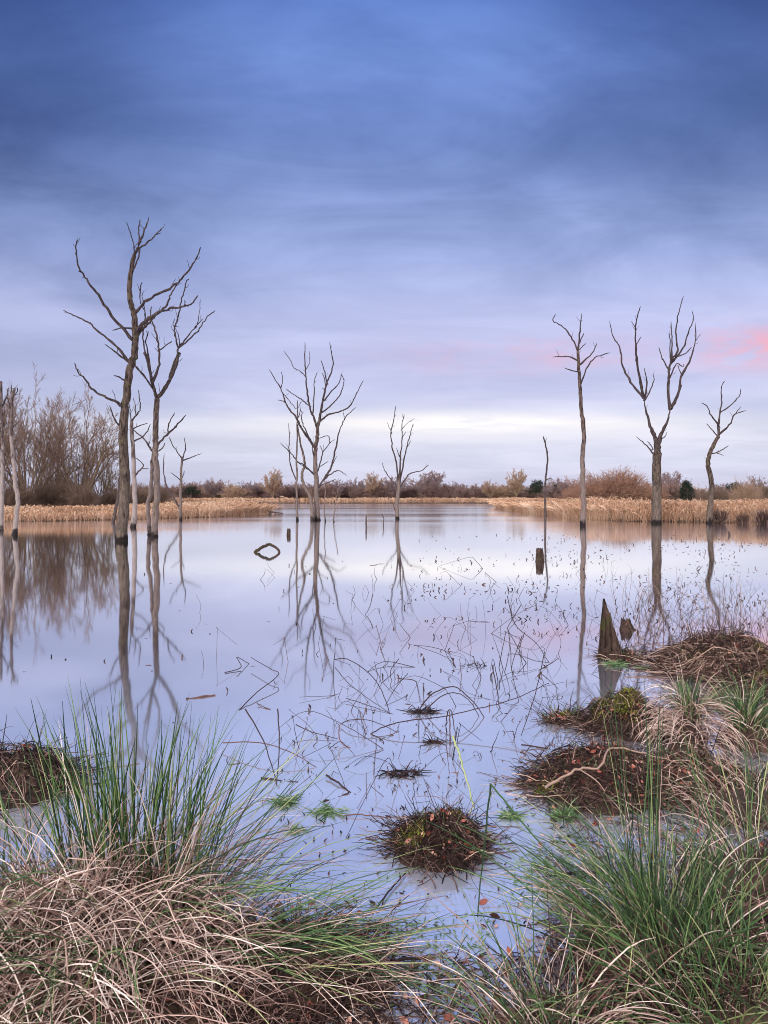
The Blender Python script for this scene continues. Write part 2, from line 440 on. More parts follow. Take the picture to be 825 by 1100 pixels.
dead_tree('pale slim dead stem half hidden behind the tallest dead tree', 35.0,
    [(143, 566.8)] + z3((597, 650), (592, 500), (586, 380), (582, 290)), 5.6, 3.6, [
    (z3((582, 300), (610, 265), (622, 240), (618, 190), (612, 160)), 2.0), z3((602, 270), (600, 230), (590, 195)), z3((580, 290), (575, 240), (570, 210)),
    z3((596, 540), (625, 510), (635, 490), (600, 460)), z3((630, 510), (660, 508)), z3((588, 390), (640, 360), (668, 310)), z3((586, 335), (620, 318), (655, 308))], 13, bark='birch')
dead_tree('dark thin dead pole leaning against the foot of the tallest dead tree', 41.0, [(121.8, 561.5)] + z3((510, 700), (525, 620), (533, 540)), 3.6, 2.6, [], 14, name='leaning_pole', cat='pole', bark='limb')
dead_tree('short dead tree with a forked top standing before the left reed bank', 45.5,
    [(194, 558.8)] + z1((508, 850), (511, 780), (515, 760)), 3.4, 2.2, [
    (z1((515, 762), (522, 735), (518, 708)), 1.6), (z1((511, 765), (490, 735), (475, 705)), 1.6), z1((514, 772), (540, 762), (567, 752)), z1((508, 828), (480, 805)),
    z1((507, 910), (490, 880), (470, 850), (460, 800), (462, 750)), z1((513, 820), (520, 800))], 15)
dead_tree('straight white-barked snag with dark burred top at the very left edge', 31.7,
    [(1, 570)] + z3((6, 700), (9, 550), (10, 400), (6, 280), (4, 160), (6, 120)), 4.6, 2.6, [z3((6, 240), (30, 190), (38, 150)), z3((5, 200), (-20, 150)), z3((9, 330), (40, 300)), z3((6, 280), (25, 255))], 16, name='birch_snag', bark='birch', cat='dead birch')
dead_tree('crooked white-barked birch snag with bent stem and dark top, left shore', 28.2,
    [(15.6, 574.4)] + z3((74, 700), (80, 640), (68, 580), (62, 500), (52, 400), (50, 300), (55, 200), (66, 150)), 5.2, 2.4, [
    z3((52, 260), (35, 200), (30, 180)), z3((58, 190), (75, 170), (78, 150)), z3((52, 330), (85, 300)), z3((54, 230), (40, 215)), z3((60, 180), (50, 160), (52, 138))], 17, name='birch_snag', bark='birch', cat='dead birch')

# the many-limbed tree in mid lake
dead_tree('many-limbed dead tree in the middle of the lake with limbs spreading from the base up', 45.2,
    [(341, 559)] + z6((331, 1000), (330, 900), (325, 800), (322, 720), (326, 660), (336, 600), (337, 540), (350, 500)), 6.4, 3.4, [
    (z6((318, 660), (290, 620), (250, 565), (225, 520), (205, 480), (170, 440), (145, 390), (118, 315), (85, 260), (48, 200)), 3.0), z6((120, 312), (130, 260), (122, 215)), z6((145, 398), (125, 388), (97, 382)),
    z6((132, 345), (160, 375), (190, 415), (215, 435), (240, 390)), z6((215, 432), (217, 385)),
    (z6((336, 560), (315, 490), (290, 425), (275, 330), (267, 240), (262, 160), (262, 40)), 2.6), z6((268, 200), (290, 160), (288, 95)), z6((266, 245), (230, 210), (195, 190), (175, 145), (138, 95)),
    z6((288, 418), (240, 380), (185, 345), (150, 318)), z6((308, 460), (315, 350), (318, 270), (333, 222)),
    (z6((347, 510), (350, 480), (365, 400), (385, 300), (410, 240), (428, 170), (418, 110), (408, 40)), 2.8), z6((392, 285), (378, 220), (355, 145)), z6((385, 305), (375, 250), (362, 222)),
    z6((378, 385), (420, 330), (465, 280), (475, 230)), (z6((365, 455), (420, 410), (465, 360), (490, 290), (490, 260), (475, 230)), 2.0), (z6((360, 500), (400, 470), (460, 455), (520, 425), (550, 380), (580, 320), (607, 265)), 2.2),
    z6((380, 330), (362, 310)), z6((350, 475), (353, 440)),
    (z6((338, 900), (380, 840), (415, 780), (440, 690), (455, 600), (480, 530), (510, 475), (565, 425)), 2.6), z6((497, 500), (488, 460)), z6((420, 770), (450, 715)), z6((378, 850), (415, 820), (460, 800), (510, 830)), z6((342, 895), (400, 870), (445, 850)),
    (z6((340, 800), (360, 720), (375, 680), (405, 640), (405, 605), (385, 595), (342, 612)), 1.6), z6((367, 690), (350, 650)), z6((405, 640), (440, 615)), z6((352, 775), (400, 745)),
    (z6((318, 825), (260, 770), (220, 750), (180, 700), (115, 635)), 2.0), z6((300, 805), (215, 750)), z6((320, 730), (308, 690), (306, 640)), z6((300, 630), (260, 550), (240, 490), (245, 460), (230, 440)),
    z6((312, 640), (310, 580), (318, 550))], 21,
    extra_trunks=[(z6((306, 1092), (302, 1000), (290, 950), (265, 900), (245, 850), (248, 800), (260, 770), (250, 700), (235, 640), (225, 580), (215, 520)), 4.4, 1.4, -0.5)])
dead_tree('straight thin dead stem with one side limb, just left of the many-limbed tree', 44.6,
    [(319.6, 559.3)] + z6((212, 950), (212, 850), (215, 700), (215, 550), (218, 450), (217, 385)), 2.8, 1.0, [(z6((211, 855), (180, 780), (168, 680), (170, 600), (165, 520)), 1.6), z6((216, 500), (230, 465), (238, 420))], 22, name='dead_sapling')
dead_tree('thin wavy dead sapling just right of the many-limbed tree', 42.0, [(349.5, 561)] + z2((304, 700), (307, 650), (305, 605)), 1.5, 0.7, [z2((306, 650), (312, 625))], 23, name='dead_sapling', sink=.2)
dead_tree('bent thin dead sapling standing between the many-limbed tree and the upright post', 42.0, [(359, 561)] + z2((338, 745), (345, 690), (352, 660), (352, 640)), 1.5, 0.7, [z2((350, 665), (356, 640))], 24, name='dead_sapling', sink=.2)
# the smaller vase shaped tree
dead_tree('vase-shaped dead tree with upswept slender limbs near the centre of the lake', 47.6,
    [(426.7, 557.6)] + z2((572, 690), (578, 640), (579, 605)), 4.4, 3.6, [
    (z2((578, 615), (570, 540), (555, 480), (550, 430), (560, 380), (567, 330)), 2.2), z2((553, 430), (535, 390)), (z2((581, 610), (585, 520), (592, 450), (590, 400), (600, 365)), 2.2), z2((591, 415), (615, 390), (638, 377)),
    (z2((582, 615), (600, 520), (615, 460), (625, 420), (632, 395)), 2.0), z2((606, 490), (625, 455)), z2((585, 525), (570, 485)), (z2((583, 630), (600, 605), (620, 580), (660, 570), (690, 547)), 1.8),
    (z2((575, 645), (565, 620), (545, 595), (525, 565), (518, 540)), 1.6), z2((572, 725), (562, 710), (558, 690)), z2((590, 450), (605, 425))], 25)
# right hand group
dead_tree('very thin crooked dead stem beside the dark stump in the open water', 45.8, [(585.7, 558.6)] + zc((80, 720), (82, 660), (88, 600), (80, 550), (73, 525)), 2.6, 1.4, [zc((85, 670), (95, 666), (106, 670)), zc((86, 590), (90, 575)), zc((80, 545), (84, 530))], 31, name='dead_sapling', bark='limb')
dead_tree('tall straight dead trunk with limbs only at its top, left of the forked tree', 36.6,
    [(626, 565.2)] + z7((168, 830), (165, 740), (165, 640), (170, 560), (160, 470), (155, 390), (150, 310), (145, 230)), 6.2, 3.0, [
    (z7((145, 240), (125, 195), (90, 150), (52, 125), (60, 97)), 2.2), (z7((146, 240), (152, 180), (160, 95)), 2.2), z7((154, 205), (170, 170)), z7((152, 235), (178, 210)),
    z7((152, 295), (200, 250), (220, 210)), (z7((155, 372), (185, 300), (215, 265), (270, 247)), 2.2), z7((149, 280), (110, 262), (48, 264)), z7((151, 322), (120, 315), (95, 305)), z7((165, 512), (152, 510))], 32)
dead_tree('stout forked dead tree with two great upright limbs before the right reeds', 40.0,
    [(704.9, 562.3)] + z7((449, 800), (450, 700), (452, 620)), 10.4, 9.0, [
    (z7((450, 630), (446, 580), (425, 530), (408, 470), (400, 420)), 6.0), (z7((454, 630), (462, 575), (490, 510), (505, 455)), 6.4),
    (z7((400, 422), (385, 350), (370, 250), (368, 160), (375, 110), (388, 68)), 3.4), z7((370, 155), (352, 125)), z7((371, 215), (390, 185)), z7((372, 290), (367, 268)),
    (z7((404, 425), (412, 360), (402, 305)), 3.0), z7((408, 425), (430, 380), (440, 350), (435, 328)), (z7((400, 422), (350, 360), (320, 300), (308, 230), (280, 180), (268, 125)), 3.2),
    (z7((505, 460), (535, 400), (545, 340), (580, 270), (600, 200), (598, 130)), 3.6), z7((603, 195), (620, 175)), z7((546, 335), (530, 295)),
    (z7((500, 460), (495, 400), (497, 330), (505, 280), (530, 240), (525, 180), (530, 110), (553, 28)), 3.6), z7((505, 290), (500, 200), (497, 170)), z7((497, 315), (470, 265), (458, 225)),
    (z7((508, 285), (550, 230), (575, 160), (592, 120), (586, 85)), 2.4), z7((525, 262), (560, 250), (585, 225)), z7((508, 280), (508, 200), (505, 125)), z7((503, 340), (525, 290), (550, 300), (555, 290)),
    z7((440, 640), (410, 605), (370, 570)), z7((436, 620), (425, 600), (413, 588)), z7((470, 578), (484, 568), (487, 552)), z7((540, 390), (548, 370))], 33, bark='bark2')
dead_tree('S-curved dead tree with a crooked trunk, the last one along the right reeds', 40.0,
    [(761.8, 562.3)] + z7((656, 830), (663, 760), (650, 700), (648, 660), (665, 610), (690, 565)), 6.6, 3.6, [
    (z7((688, 570), (690, 500), (700, 440), (700, 380), (712, 355)), 2.8), z7((698, 475), (740, 445), (770, 410), (775, 385)), (z7((690, 530), (660, 490), (645, 455), (622, 440)), 2.0), z7((686, 570), (655, 535), (642, 520)),
    (z7((690, 562), (730, 525), (750, 485), (795, 470)), 2.4), z7((747, 490), (775, 455)), z7((668, 635), (700, 622), (727, 605)), z7((680, 632), (708, 643)), z7((650, 662), (635, 650))], 34, bark='bark2')

# ------------------------------------------------------------------ posts, stumps, logs in the water
def stump(label, px, py, w, h, seed, name='tree_stump', cat='stump', lean=(0, 0), jag=0.25, peak=None, base_flare=0.2, mat='stump', depth=None):
    """broken trunk: rings that end at a ragged rim"""
    rng = np.random.default_rng(seed)
    d = depth or gd(py); base = at(px, py, d); base[2] = 0
    r = w / F * d / 2
    n, k = 52, 16
    a = np.arange(n) / n * 2 * math.pi
    rim = h * (1 - jag * rng.random(n))
    if peak is not None:
        c = np.cos(a - peak[0]); rim = h * (peak[1] + (1 - peak[1]) * np.clip((c + 0.2) / 1.2, 0, 1) ** peak[2]) * (1 - 0.16 * rng.random(n))
    t = np.linspace(-0.25, 1, k)
    rel = 1 + 0.16 * sphere_noise(np.stack([np.cos(a), np.sin(a)], -1) * 1.0, 3.0, seed) + 0.16 * sphere_noise(np.stack([np.cos(a), np.sin(a)], -1), 11.0, seed + 3, 2) + 0.05 * rng.normal(size=n)
    V = []
    for tt in t:
        zz_ = tt * rim
        rr = r * rel * (1 + base_flare * np.exp(-np.maximum(tt, 0) * 5)) * (1 - (0.30 * max(tt, 0) if peak is None else 0.5 * max(tt, 0) ** 1.2))
        rr = rr * (1 + 0.07 * rng.normal(size=n))
        V.append(np.stack([np.cos(a) * rr + lean[0] * np.maximum(zz_, 0), np.sin(a) * rr + lean[1] * np.maximum(zz_, 0), zz_], -1))
    V = np.array(V)
    inner = V[-1] * np.array([0.55, 0.55, 0.72]) + np.array([V[-1][:, 0].mean() * .45, V[-1][:, 1].mean() * .45, 0])
    inner[:, 2] = np.minimum(inner[:, 2], V[-1][:, 2] - 0.02 * h)
    cen = np.array([[V[-1][:, 0].mean(), V[-1][:, 1].mean(), h * (0.35 if peak else .7)]])
    mb = MB()
    al = np.concatenate([V.reshape(-1, 3), inner, cen])
    i = np.arange(n); j = (i + 1) % n
    q = np.concatenate([np.stack([b * n + i, b * n + j, (b + 1) * n + j, (b + 1) * n + i], -1) for b in range(k)])
    mb.add(al + base, q)
    tri = np.stack([k * n + i, k * n + j, np.full(n, (k + 1) * n)], -1)
    mb.f.append(tri)
    # splinters of torn grain standing along the shell
    for k_ in range(26 if peak else 7):
        a_ = rng.random() * 6.283; i_ = int(a_ / 6.283 * n) % n
        lo_, hi_ = V[2 + rng.integers(0, 5), i_], V[rng.integers(9, 16), i_]
        out_ = np.array([math.cos(a_), math.sin(a_), 0]) * r * .09
        tip_ = hi_ + out_ * .6 + np.array([rng.normal() * .01, rng.normal() * .01, h * rng.uniform(.0, .07)])
        mb.sweep(np.array([lo_, lo_ * .5 + hi_ * .5 + out_, tip_]) + base, np.array([[.09, .07, .012]]) * r * rng.uniform(.6, 1.4), .5, 4)
    o = mb.build(name, M[mat], None, base)
    return tag(o, label, cat), base

s1, b1 = stump('dark jagged spire of a rotten stump rising from the water near the right bank', 665, 707, 31, 0.60, 41, lean=(-0.12, 0), peak=(math.pi * 0.98, 0.14, 0.95), base_flare=0.25)
stump('short dark stump standing alone in the open water by the thin crooked stem', 579.7, 603, 8.6, 0.34, 42, jag=0.12, base_flare=0.0)
stump('little broken stake in the water just left of the many-limbed tree', 310, 575, 4.4, 0.30, 43, jag=0.3, base_flare=0.0, lean=(0.05, 0))
stump('grey broken log end behind the jagged stump at the edge of the bank', 674, 676, 12, 0.15, 44, jag=0.5, base_flare=0.3, lean=(-0.2, 0))

def twig_obj(label, pts3, r0, r1, seed, name, cat, mat='dark', group=None, tint=0.4, sides=5, extra=()):
    rng = np.random.default_rng(seed)
    mb = MB()
    p = smoothpath(pts3, 5)
    r = np.linspace(r0, r1, len(p)); 
    p[1:-1] += rng.normal(size=(len(p) - 2, 3)) * min(r0 * 0.35, .005)
    mb.sweep(p, r[None], tint, sides)
    for q, a, b in extra:
        q = smoothpath(q, 4); mb.sweep(q, np.linspace(a, b, len(q))[None], tint, sides)
    base = p[0].copy(); base[2] = min(base[2], 0.0)
    o = mb.build(name, M[mat], None, base)
    return tag(o, label, cat, group)

d = gd(567); twig_obj('upright dark post standing in the water between two dead trees', [at(393.6, 570, d), at(393.4, 560, d), at(393.3, 553.6, d)], 0.052, 0.028, 51, 'wooden_post', 'post', 'limb')
d = gd(564.5); twig_obj('slim crooked stick in the water beside the upright post', [at(411.5, 568, d), at(412, 561, d), at(412.4, 557, d), at(410.4, 552.2, d)], 0.032, 0.018, 52, 'crooked_stick', 'stick', 'limb', extra=[([at(412.4, 557, d), at(411, 555, d + .1)], .02, .012)])
d = gd(593.2)
twig_obj('curved dead log arching out of the water and mirrored as a ring', [at(273, 597, d), at(274.6, 592.4, d), at(278, 590.6, d + .03), at(282, 587.4, d + .05), at(286.5, 586.2, d + .1), at(289, 584.8, d + .1), at(294, 586.8, d + .1), at(297.6, 589, d + .05), at(300.2, 593, d), at(301.4, 597, d)],
    0.05, 0.034, 53, 'arched_log', 'log', 'stump', extra=[([at(287, 586, d + .1), at(286.4, 583.6, d + .08)], .02, .012), ([at(292, 586.4, d + .1), at(294, 585.2, d + .02)], .015, .008)])
d = gd(552.5)
twig_obj('broken branch lying in the water off the tip of the left reed bank', [at(289, 553, d), at(291, 550.2, d), at(297, 550.6, d), at(304, 551.4, d)], 0.09, 0.05, 54, 'fallen_branch', 'branch', 'limb', extra=[([at(295.5, 550.4, d), at(295.5, 554, d)], .06, .05), ([at(290.5, 550.5, d), at(292, 554, d)], .05, .04), ([at(287, 548.8, d), at(292, 549.8, d)], .05, .05)])
d = gd(575); twig_obj('tiny dark snag poking up in front of the right reeds', [at(783.2, 577, d), at(783, 573, d), at(782.4, 570.6, d)], 0.05, 0.03, 55, 'small_snag', 'snag', 'limb')

# ------------------------------------------------------------------ growing bare trees and bushes
def first(rng, n, spread, L, tilt, S=7, up=0.3, wig=0.06, r=0.1, base_r=0.2, az=None):
    a = rng.random(n) * 6.283 if az is None else az
    b = np.stack([np.cos(a), np.sin(a), 0 * a], -1) * (base_r * np.sqrt(rng.random(n)))[:, None]
    th = tilt * np.sqrt(rng.random(n))
    D = np.stack([np.cos(a) * np.sin(th), np.sin(a) * np.sin(th), np.cos(th)], -1)
    return grow(rng, b, D, L * rng.uniform(0.7, 1.05, n), S, up, wig), r * rng.uniform(.6, 1.1, n)

def grow(rng, b, D, L, S, up, wig):
    P = [b]; st = (L / (S - 1))[:, None]
    for k in range(S - 1):
        D = D + rng.normal(size=D.shape) * wig * 1.5 + np.array([0, 0, up / (S - 1)])
        D /= np.linalg.norm(D, axis=1, keepdims=True)
        P.append(P[-1] + D * st)
    return np.stack(P, 1)

def kids(rng, P, R0, n, u, ang, ratio, S=5, up=0.3, wig=0.1, rk=0.55, rmin=0.008, out=None):
    N, Sp, _ = P.shape
    L = np.linalg.norm(np.diff(P, axis=1), axis=2).sum(1)
    idx = np.repeat(np.arange(N), n)
    uu = u[0] + (u[1] - u[0]) * rng.random(len(idx)) ** 0.8
    f = uu * (Sp - 1); i = np.minimum(f.astype(int), Sp - 2); w_ = (f - i)[:, None]
    b = P[idx, i] * (1 - w_) + P[idx, i + 1] * w_
    T = P[idx, i + 1] - P[idx, i]; T /= np.linalg.norm(T, axis=1, keepdims=True) + 1e-9
    rd = rng.normal(size=T.shape); rd -= T * (rd * T).sum(1, keepdims=True); rd /= np.linalg.norm(rd, axis=1, keepdims=True)
    a = np.radians(ang) * rng.uniform(.6, 1.3, len(idx))
    D = T * np.cos(a)[:, None] + rd * np.sin(a)[:, None]
    Ln = ratio * L[idx] * (1.15 - 0.75 * uu) * rng.uniform(.6, 1.25, len(idx))
    Rn = np.maximum(R0[idx] * rk * (1 - 0.5 * uu), rmin)
    return grow(rng, b, D, Ln, S, up, wig), Rn

def taper(R0, S, end=0.35): return R0[:, None] * np.linspace(1, end, S)[None]

def limbs(rng, n, b, c, rad, S=7, fill=(.7, 1.0), low=-.35, bow=.12):
    """n bowed limbs from feet b (n,3) to points spread over the dome of an ellipsoid at c with radii rad"""
    ph = rng.random(n) * 6.283; ct = rng.uniform(low, 1, n); st = np.sqrt(1 - ct ** 2)
    q = np.stack([np.cos(ph) * st, np.sin(ph) * st, ct], -1) * rng.uniform(fill[0], fill[1], n)[:, None]
    q = q * (1 + .16 * sphere_noise(q, 2.6, int(rng.integers(1e6)), 2))[:, None]
    q = c + q * rad
    m = b * .45 + q * .55; H = np.linalg.norm(q - b, axis=1)[:, None]
    m = m + np.array([0, 0, 1.0]) * H * bow + rng.normal(size=m.shape) * H * .06
    t = np.linspace(0, 1, S)[None, :, None]
    P = (1 - t) ** 2 * b[:, None] + 2 * t * (1 - t) * m[:, None] + t ** 2 * q[:, None]
    P[:, 1:-1] += rng.normal(size=P[:, 1:-1].shape) * H[:, None] * .012
    return P

def bare_tree_meshes(seed, H, kind, rmin):
    """returns trunk mesh builder, crown mesh builder"""
    rng = np.random.default_rng(seed)
    tr, cr = MB(), MB()
    if kind == 'willow':
        n = 26; b = np.stack([rng.normal(size=n) * .25, rng.normal(size=n) * .25, np.zeros(n)], -1)
        P0 = limbs(rng, n, b, np.array([0, 0, H * .52]), np.array([H * .46, H * .46, H * .48]), 8, (.75, 1.0), -.25, .08)
        R0 = H * .0085 * rng.uniform(.5, 1.25, n)
        tr.sweep(P0, taper(R0, 8, .18), rng.random(n), 6)
        P1, R1 = kids(rng, P0, R0, 11, (.3, 1), 36, .32, 6, .25, .07, rmin=rmin * 2.0)
        P2, R2 = kids(rng, P1, R1, 10, (.15, 1), 34, .46, 5, .2, .09, rmin=rmin * 1.3)
        P3, R3 = kids(rng, P2, R2, 4, (.2, 1), 30, .55, 4, .2, .08, rmin=rmin * .8)
        lv = ((P1, R1), (P2, R2), (P3, R3))
    else:
        tall, wide, lowz = (.40, .62, .16) if kind == 'oak' else (.46, .42, .12)
        P0 = np.array([[(0, 0, 0), (.03 * H, 0, H * .12), (0, .02 * H, H * .24), (.02 * H, 0, H * .42)]], float)
        tr.sweep(P0, np.array([[.034, .026, .022, .012]]) * H, .3, 8)
        n = 46; zb = rng.uniform(lowz, .42, n) * H
        b = np.stack([.01 * H * rng.normal(size=n), .01 * H * rng.normal(size=n), zb], -1)
        P1 = limbs(rng, n, b, np.array([0, 0, H * (1 - tall)]), np.array([wide, wide, tall]) * H, 7, (.6, 1.0), -.45, .06); R1 = H * .008 * rng.uniform(.5, 1.3, n)
        P2, R2 = kids(rng, P1, R1, 11, (.2, 1), 40, .32, 5, .15, .1, .5, rmin * 1.6)
        P3, R3 = kids(rng, P2, R2, 8, (.15, 1), 38, .5, 4, .1, .1, .5, rmin)
        P4, R4 = kids(rng, P3, R3, 3, (.3, 1), 36, .6, 3, .05, .12, .6, rmin * .8)
        lv = ((P1, R1), (P2, R2), (P3, R3), (P4, R4))
    for P, Q in lv: cr.sweep(P, taper(Q, P.shape[1]), np.clip(rng.normal(.5, .22, len(P)), 0, 1), 3)
    return tr, cr

def bush_mesh(seed, H, W, n, rmin):
    """a thicket: many stems from a wide foot to an uneven dome, splitting into fine twigs"""
    rng = np.random.default_rng(seed)
    mb = MB()
    a = rng.random(n) * 6.283; q = np.sqrt(rng.random(n))
    b = np.stack([np.cos(a) * q * W * .28, np.sin(a) * q * W * .22, 0 * a], -1)
    P0 = limbs(rng, n, b, np.array([0, 0, H * .18]), np.array([W * .5, W * .40, H * .80]), 6, (.45, .98), -.05, .10); R0 = rmin * 1.7 * rng.uniform(.7, 1.3, n)
    P0[:, :, 2] = np.maximum(P0[:, :, 2], 0)
    mb.sweep(P0, taper(R0, 6), np.clip(rng.normal(.35, .2, n), 0, 1), 3)
    P1, R1 = kids(rng, P0, R0, 6, (.2, 1), 32, .36, 5, .2, .08, .8, rmin)
    mb.sweep(P1, taper(R1, 5), np.clip(rng.normal(.5, .2, len(P1)), 0, 1), 3)
    P2, R2 = kids(rng, P1, R1, 5, (.2, 1), 30, .55, 4, .15, .09, .8, rmin * .8)
    mb.sweep(P2, taper(R2, 4), np.clip(rng.normal(.6, .2, len(P2)), 0, 1), 3)
    return mb

def copy_tree(src, loc, rz, s, label, group=None, sx=1.0):
    c = src.copy(); COL.objects.link(c)
    c.location = loc; c.rotation_euler = (0, 0, rz); c.scale = (s * sx, s * sx, s)
    c['label'] = label
    if group: c['group'] = group
    for ch in list(src.children):
        k = ch.copy(); COL.objects.link(k); k.parent = c
    return c

def gxy(px, d, z=0.25): return np.array([(px - CX) / F * d, d, z])

PROTO = {}
def plant(kind, px, top, d, label, cat='bare tree', name='bare_tree', mats=('willow', 'fartwig'), seed=1, sx=1.0, group=None, rz=None, H0=8.0, rmin=None):
    """a tree of a kind at column px, distance d, its crown reaching row top"""
    key = (kind, mats, seed)
    H = (HY - top) / F * d + CH - 0.25
    rz = (px * 1.7) % 6.28 if rz is None else rz
    if key not in PROTO:
        root = empty(name, gxy(px, d), label, cat, group)
        if kind.startswith('bush'):
            W = {'bush': 8.0, 'bushwide': 13.0}[kind]
            mb = bush_mesh(seed, 5.0, W, 260 if kind == 'bush' else 560, rmin or d * 0.00021)
            COL.objects.unlink(root); bpy.data.objects.remove(root)
            root = mb.build(name, M[mats[1]], None, np.zeros(3)); tag(root, label, cat, group)
            hh = np.array([v.co.z for v in root.data.vertices]).max()
        else:
            tr, cr = bare_tree_meshes(seed, H0, kind, rmin or d * (0.00017 if kind == 'willow' else 0.00019))
            tr.build('trunk', M[mats[0]], root); c = cr.build('crown', M[mats[1]], root)
            z = np.zeros(len(c.data.vertices) * 3); c.data.vertices.foreach_get('co', z); hh = np.percentile(z[2::3], 99.7)
        PROTO[key] = (root, hh)
        s = H / hh
        root.location = gxy(px, d); root.rotation_euler = (0, 0, rz); root.scale = (s * sx, s * sx, s)
        return root
    src, hh = PROTO[key]
    return copy_tree(src, gxy(px, d), rz, H / hh, label, group, sx)

# willows on the left shore
plant('willow', 86, 414, 66, 'broad fan of a bare willow with many rising stems behind the left reeds', 'willow', 'bare_willow', ('willow', 'twig'), 3, .85, H0=11)
plant('willow', 30, 402, 62, 'tall bare willow at the left with crown of fine purplish twigs', 'willow', 'bare_willow', ('willow', 'twig'), 4, .72, H0=12)
plant('willow', -12, 398, 58, 'bare willow half cut off by the left edge of the picture', 'willow', 'bare_willow', ('willow', 'twig'), 3, .72)
plant('willow', 58, 440, 70, 'lower bare willow between the two big ones by the left shore', 'willow', 'bare_willow', ('willow', 'twig'), 4, .75, rz=2.2)
plant('willow', 108, 470, 72, 'small olive-twigged willow right of the broad fan willow', 'willow', 'bare_willow', ('willow', 'twigolive'), 5, .8, H0=9)
BG = 'dark scrub under the left willows'
for px, top, dd, sd, lab in ((12, 508, 58, 61, 'dark tangled thicket under the willow at the left edge'), (48, 505, 62, 62, 'dense brown thicket at the foot of the tall left willow'), (88, 515, 61, 61, 'dark brown thicket in front of the fan-shaped willow'),
                             (118, 520, 68, 62, 'low brown thicket right of the fan-shaped willow'), (-20, 505, 60, 62, 'brown thicket cut by the left edge of the picture'), (70, 500, 72, 61, 'brown thicket behind the fan-shaped willow')):
    plant('bush', px, top, dd, lab, 'thicket', 'scrub_bush', (None, 'scrub'), sd, 1.0, BG, rmin=0.014)
for px, top, dd, lab in ((145, 517, 100, 'brown bush beyond the reeds behind the two-trunked dead tree'), (168, 519, 108, 'brown bush beyond the reeds left of the short dead tree')):
    plant('bush', px, top, dd, lab, 'bush', 'scrub_bush', (None, 'scrub'), 61, 1.25, None)

# the far wood: single crowns one can tell apart
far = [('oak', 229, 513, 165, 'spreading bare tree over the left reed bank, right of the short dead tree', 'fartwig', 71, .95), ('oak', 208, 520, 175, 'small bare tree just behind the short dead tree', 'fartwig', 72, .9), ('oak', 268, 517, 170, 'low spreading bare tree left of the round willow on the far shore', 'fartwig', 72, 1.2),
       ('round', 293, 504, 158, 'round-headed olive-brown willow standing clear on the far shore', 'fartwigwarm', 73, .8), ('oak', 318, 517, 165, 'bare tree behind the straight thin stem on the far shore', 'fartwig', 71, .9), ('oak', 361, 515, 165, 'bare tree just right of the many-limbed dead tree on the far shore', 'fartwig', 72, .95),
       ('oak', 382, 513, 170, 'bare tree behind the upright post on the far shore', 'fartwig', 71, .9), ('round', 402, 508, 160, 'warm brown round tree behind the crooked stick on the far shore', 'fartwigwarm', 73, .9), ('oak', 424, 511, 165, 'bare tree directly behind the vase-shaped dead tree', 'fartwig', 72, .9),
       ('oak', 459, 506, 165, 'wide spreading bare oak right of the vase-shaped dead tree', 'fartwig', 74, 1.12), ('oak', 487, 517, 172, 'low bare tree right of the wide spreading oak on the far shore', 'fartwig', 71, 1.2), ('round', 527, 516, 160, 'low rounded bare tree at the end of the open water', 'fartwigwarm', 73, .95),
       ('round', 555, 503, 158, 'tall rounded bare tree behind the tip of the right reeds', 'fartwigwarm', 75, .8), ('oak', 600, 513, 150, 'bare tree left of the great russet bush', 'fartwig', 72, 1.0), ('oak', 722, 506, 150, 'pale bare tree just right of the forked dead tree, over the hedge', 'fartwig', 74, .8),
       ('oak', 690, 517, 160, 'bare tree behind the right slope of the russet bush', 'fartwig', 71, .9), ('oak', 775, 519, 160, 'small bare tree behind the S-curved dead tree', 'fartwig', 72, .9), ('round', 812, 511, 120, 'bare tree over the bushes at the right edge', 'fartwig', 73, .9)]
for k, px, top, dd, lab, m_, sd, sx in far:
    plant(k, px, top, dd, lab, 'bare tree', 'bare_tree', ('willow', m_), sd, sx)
plant('bushwide', 656, 499, 92, 'great rounded russet bush behind the right reeds', 'bush', 'willow_bush', (None, 'rusty'), 81, 1.03, rmin=0.017)
plant('bush', 700, 516, 96, 'lower russet bush sloping down right of the great rounded one', 'bush', 'willow_bush', (None, 'rusty'), 82, 1.0, rmin=0.017)
plant('bush', 622, 515, 98, 'brown bush on the left flank of the great rounded one', 'bush', 'willow_bush', (None, 'rusty'), 82, 1.0)
plant('bush', 802, 504, 74, 'loose bare bush with pale twigs at the right edge', 'bush', 'willow_bush', (None, 'fartwigwarm'), 83, .85, rmin=0.011)
plant('bush', 768, 520, 84, 'dark low bush behind the S-curved dead tree', 'bush', 'scrub_bush', (None, 'scrub'), 61, 1.0)
plant('bush', 832, 512, 80, 'brown bush cut by the right edge of the picture', 'bush', 'scrub_bush', (None, 'scrub'), 62, 1.1)
rngh = np.random.default_rng(5)
HG = 'bushes of the hedge along the far shore'
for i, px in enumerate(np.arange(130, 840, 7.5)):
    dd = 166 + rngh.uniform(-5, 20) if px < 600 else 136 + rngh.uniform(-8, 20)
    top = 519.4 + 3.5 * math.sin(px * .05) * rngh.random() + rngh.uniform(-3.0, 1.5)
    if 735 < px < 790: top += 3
    plant('bush', px + rngh.uniform(-4, 4), top, dd, 'purplish brown leafless bush in the hedge along the far shore', 'bush', 'hedge_bush', (None, 'farscrub' if rngh.random() < .75 else 'fartwigwarm'), 91 + int(rngh.integers(0, 2)), 1.25, HG)

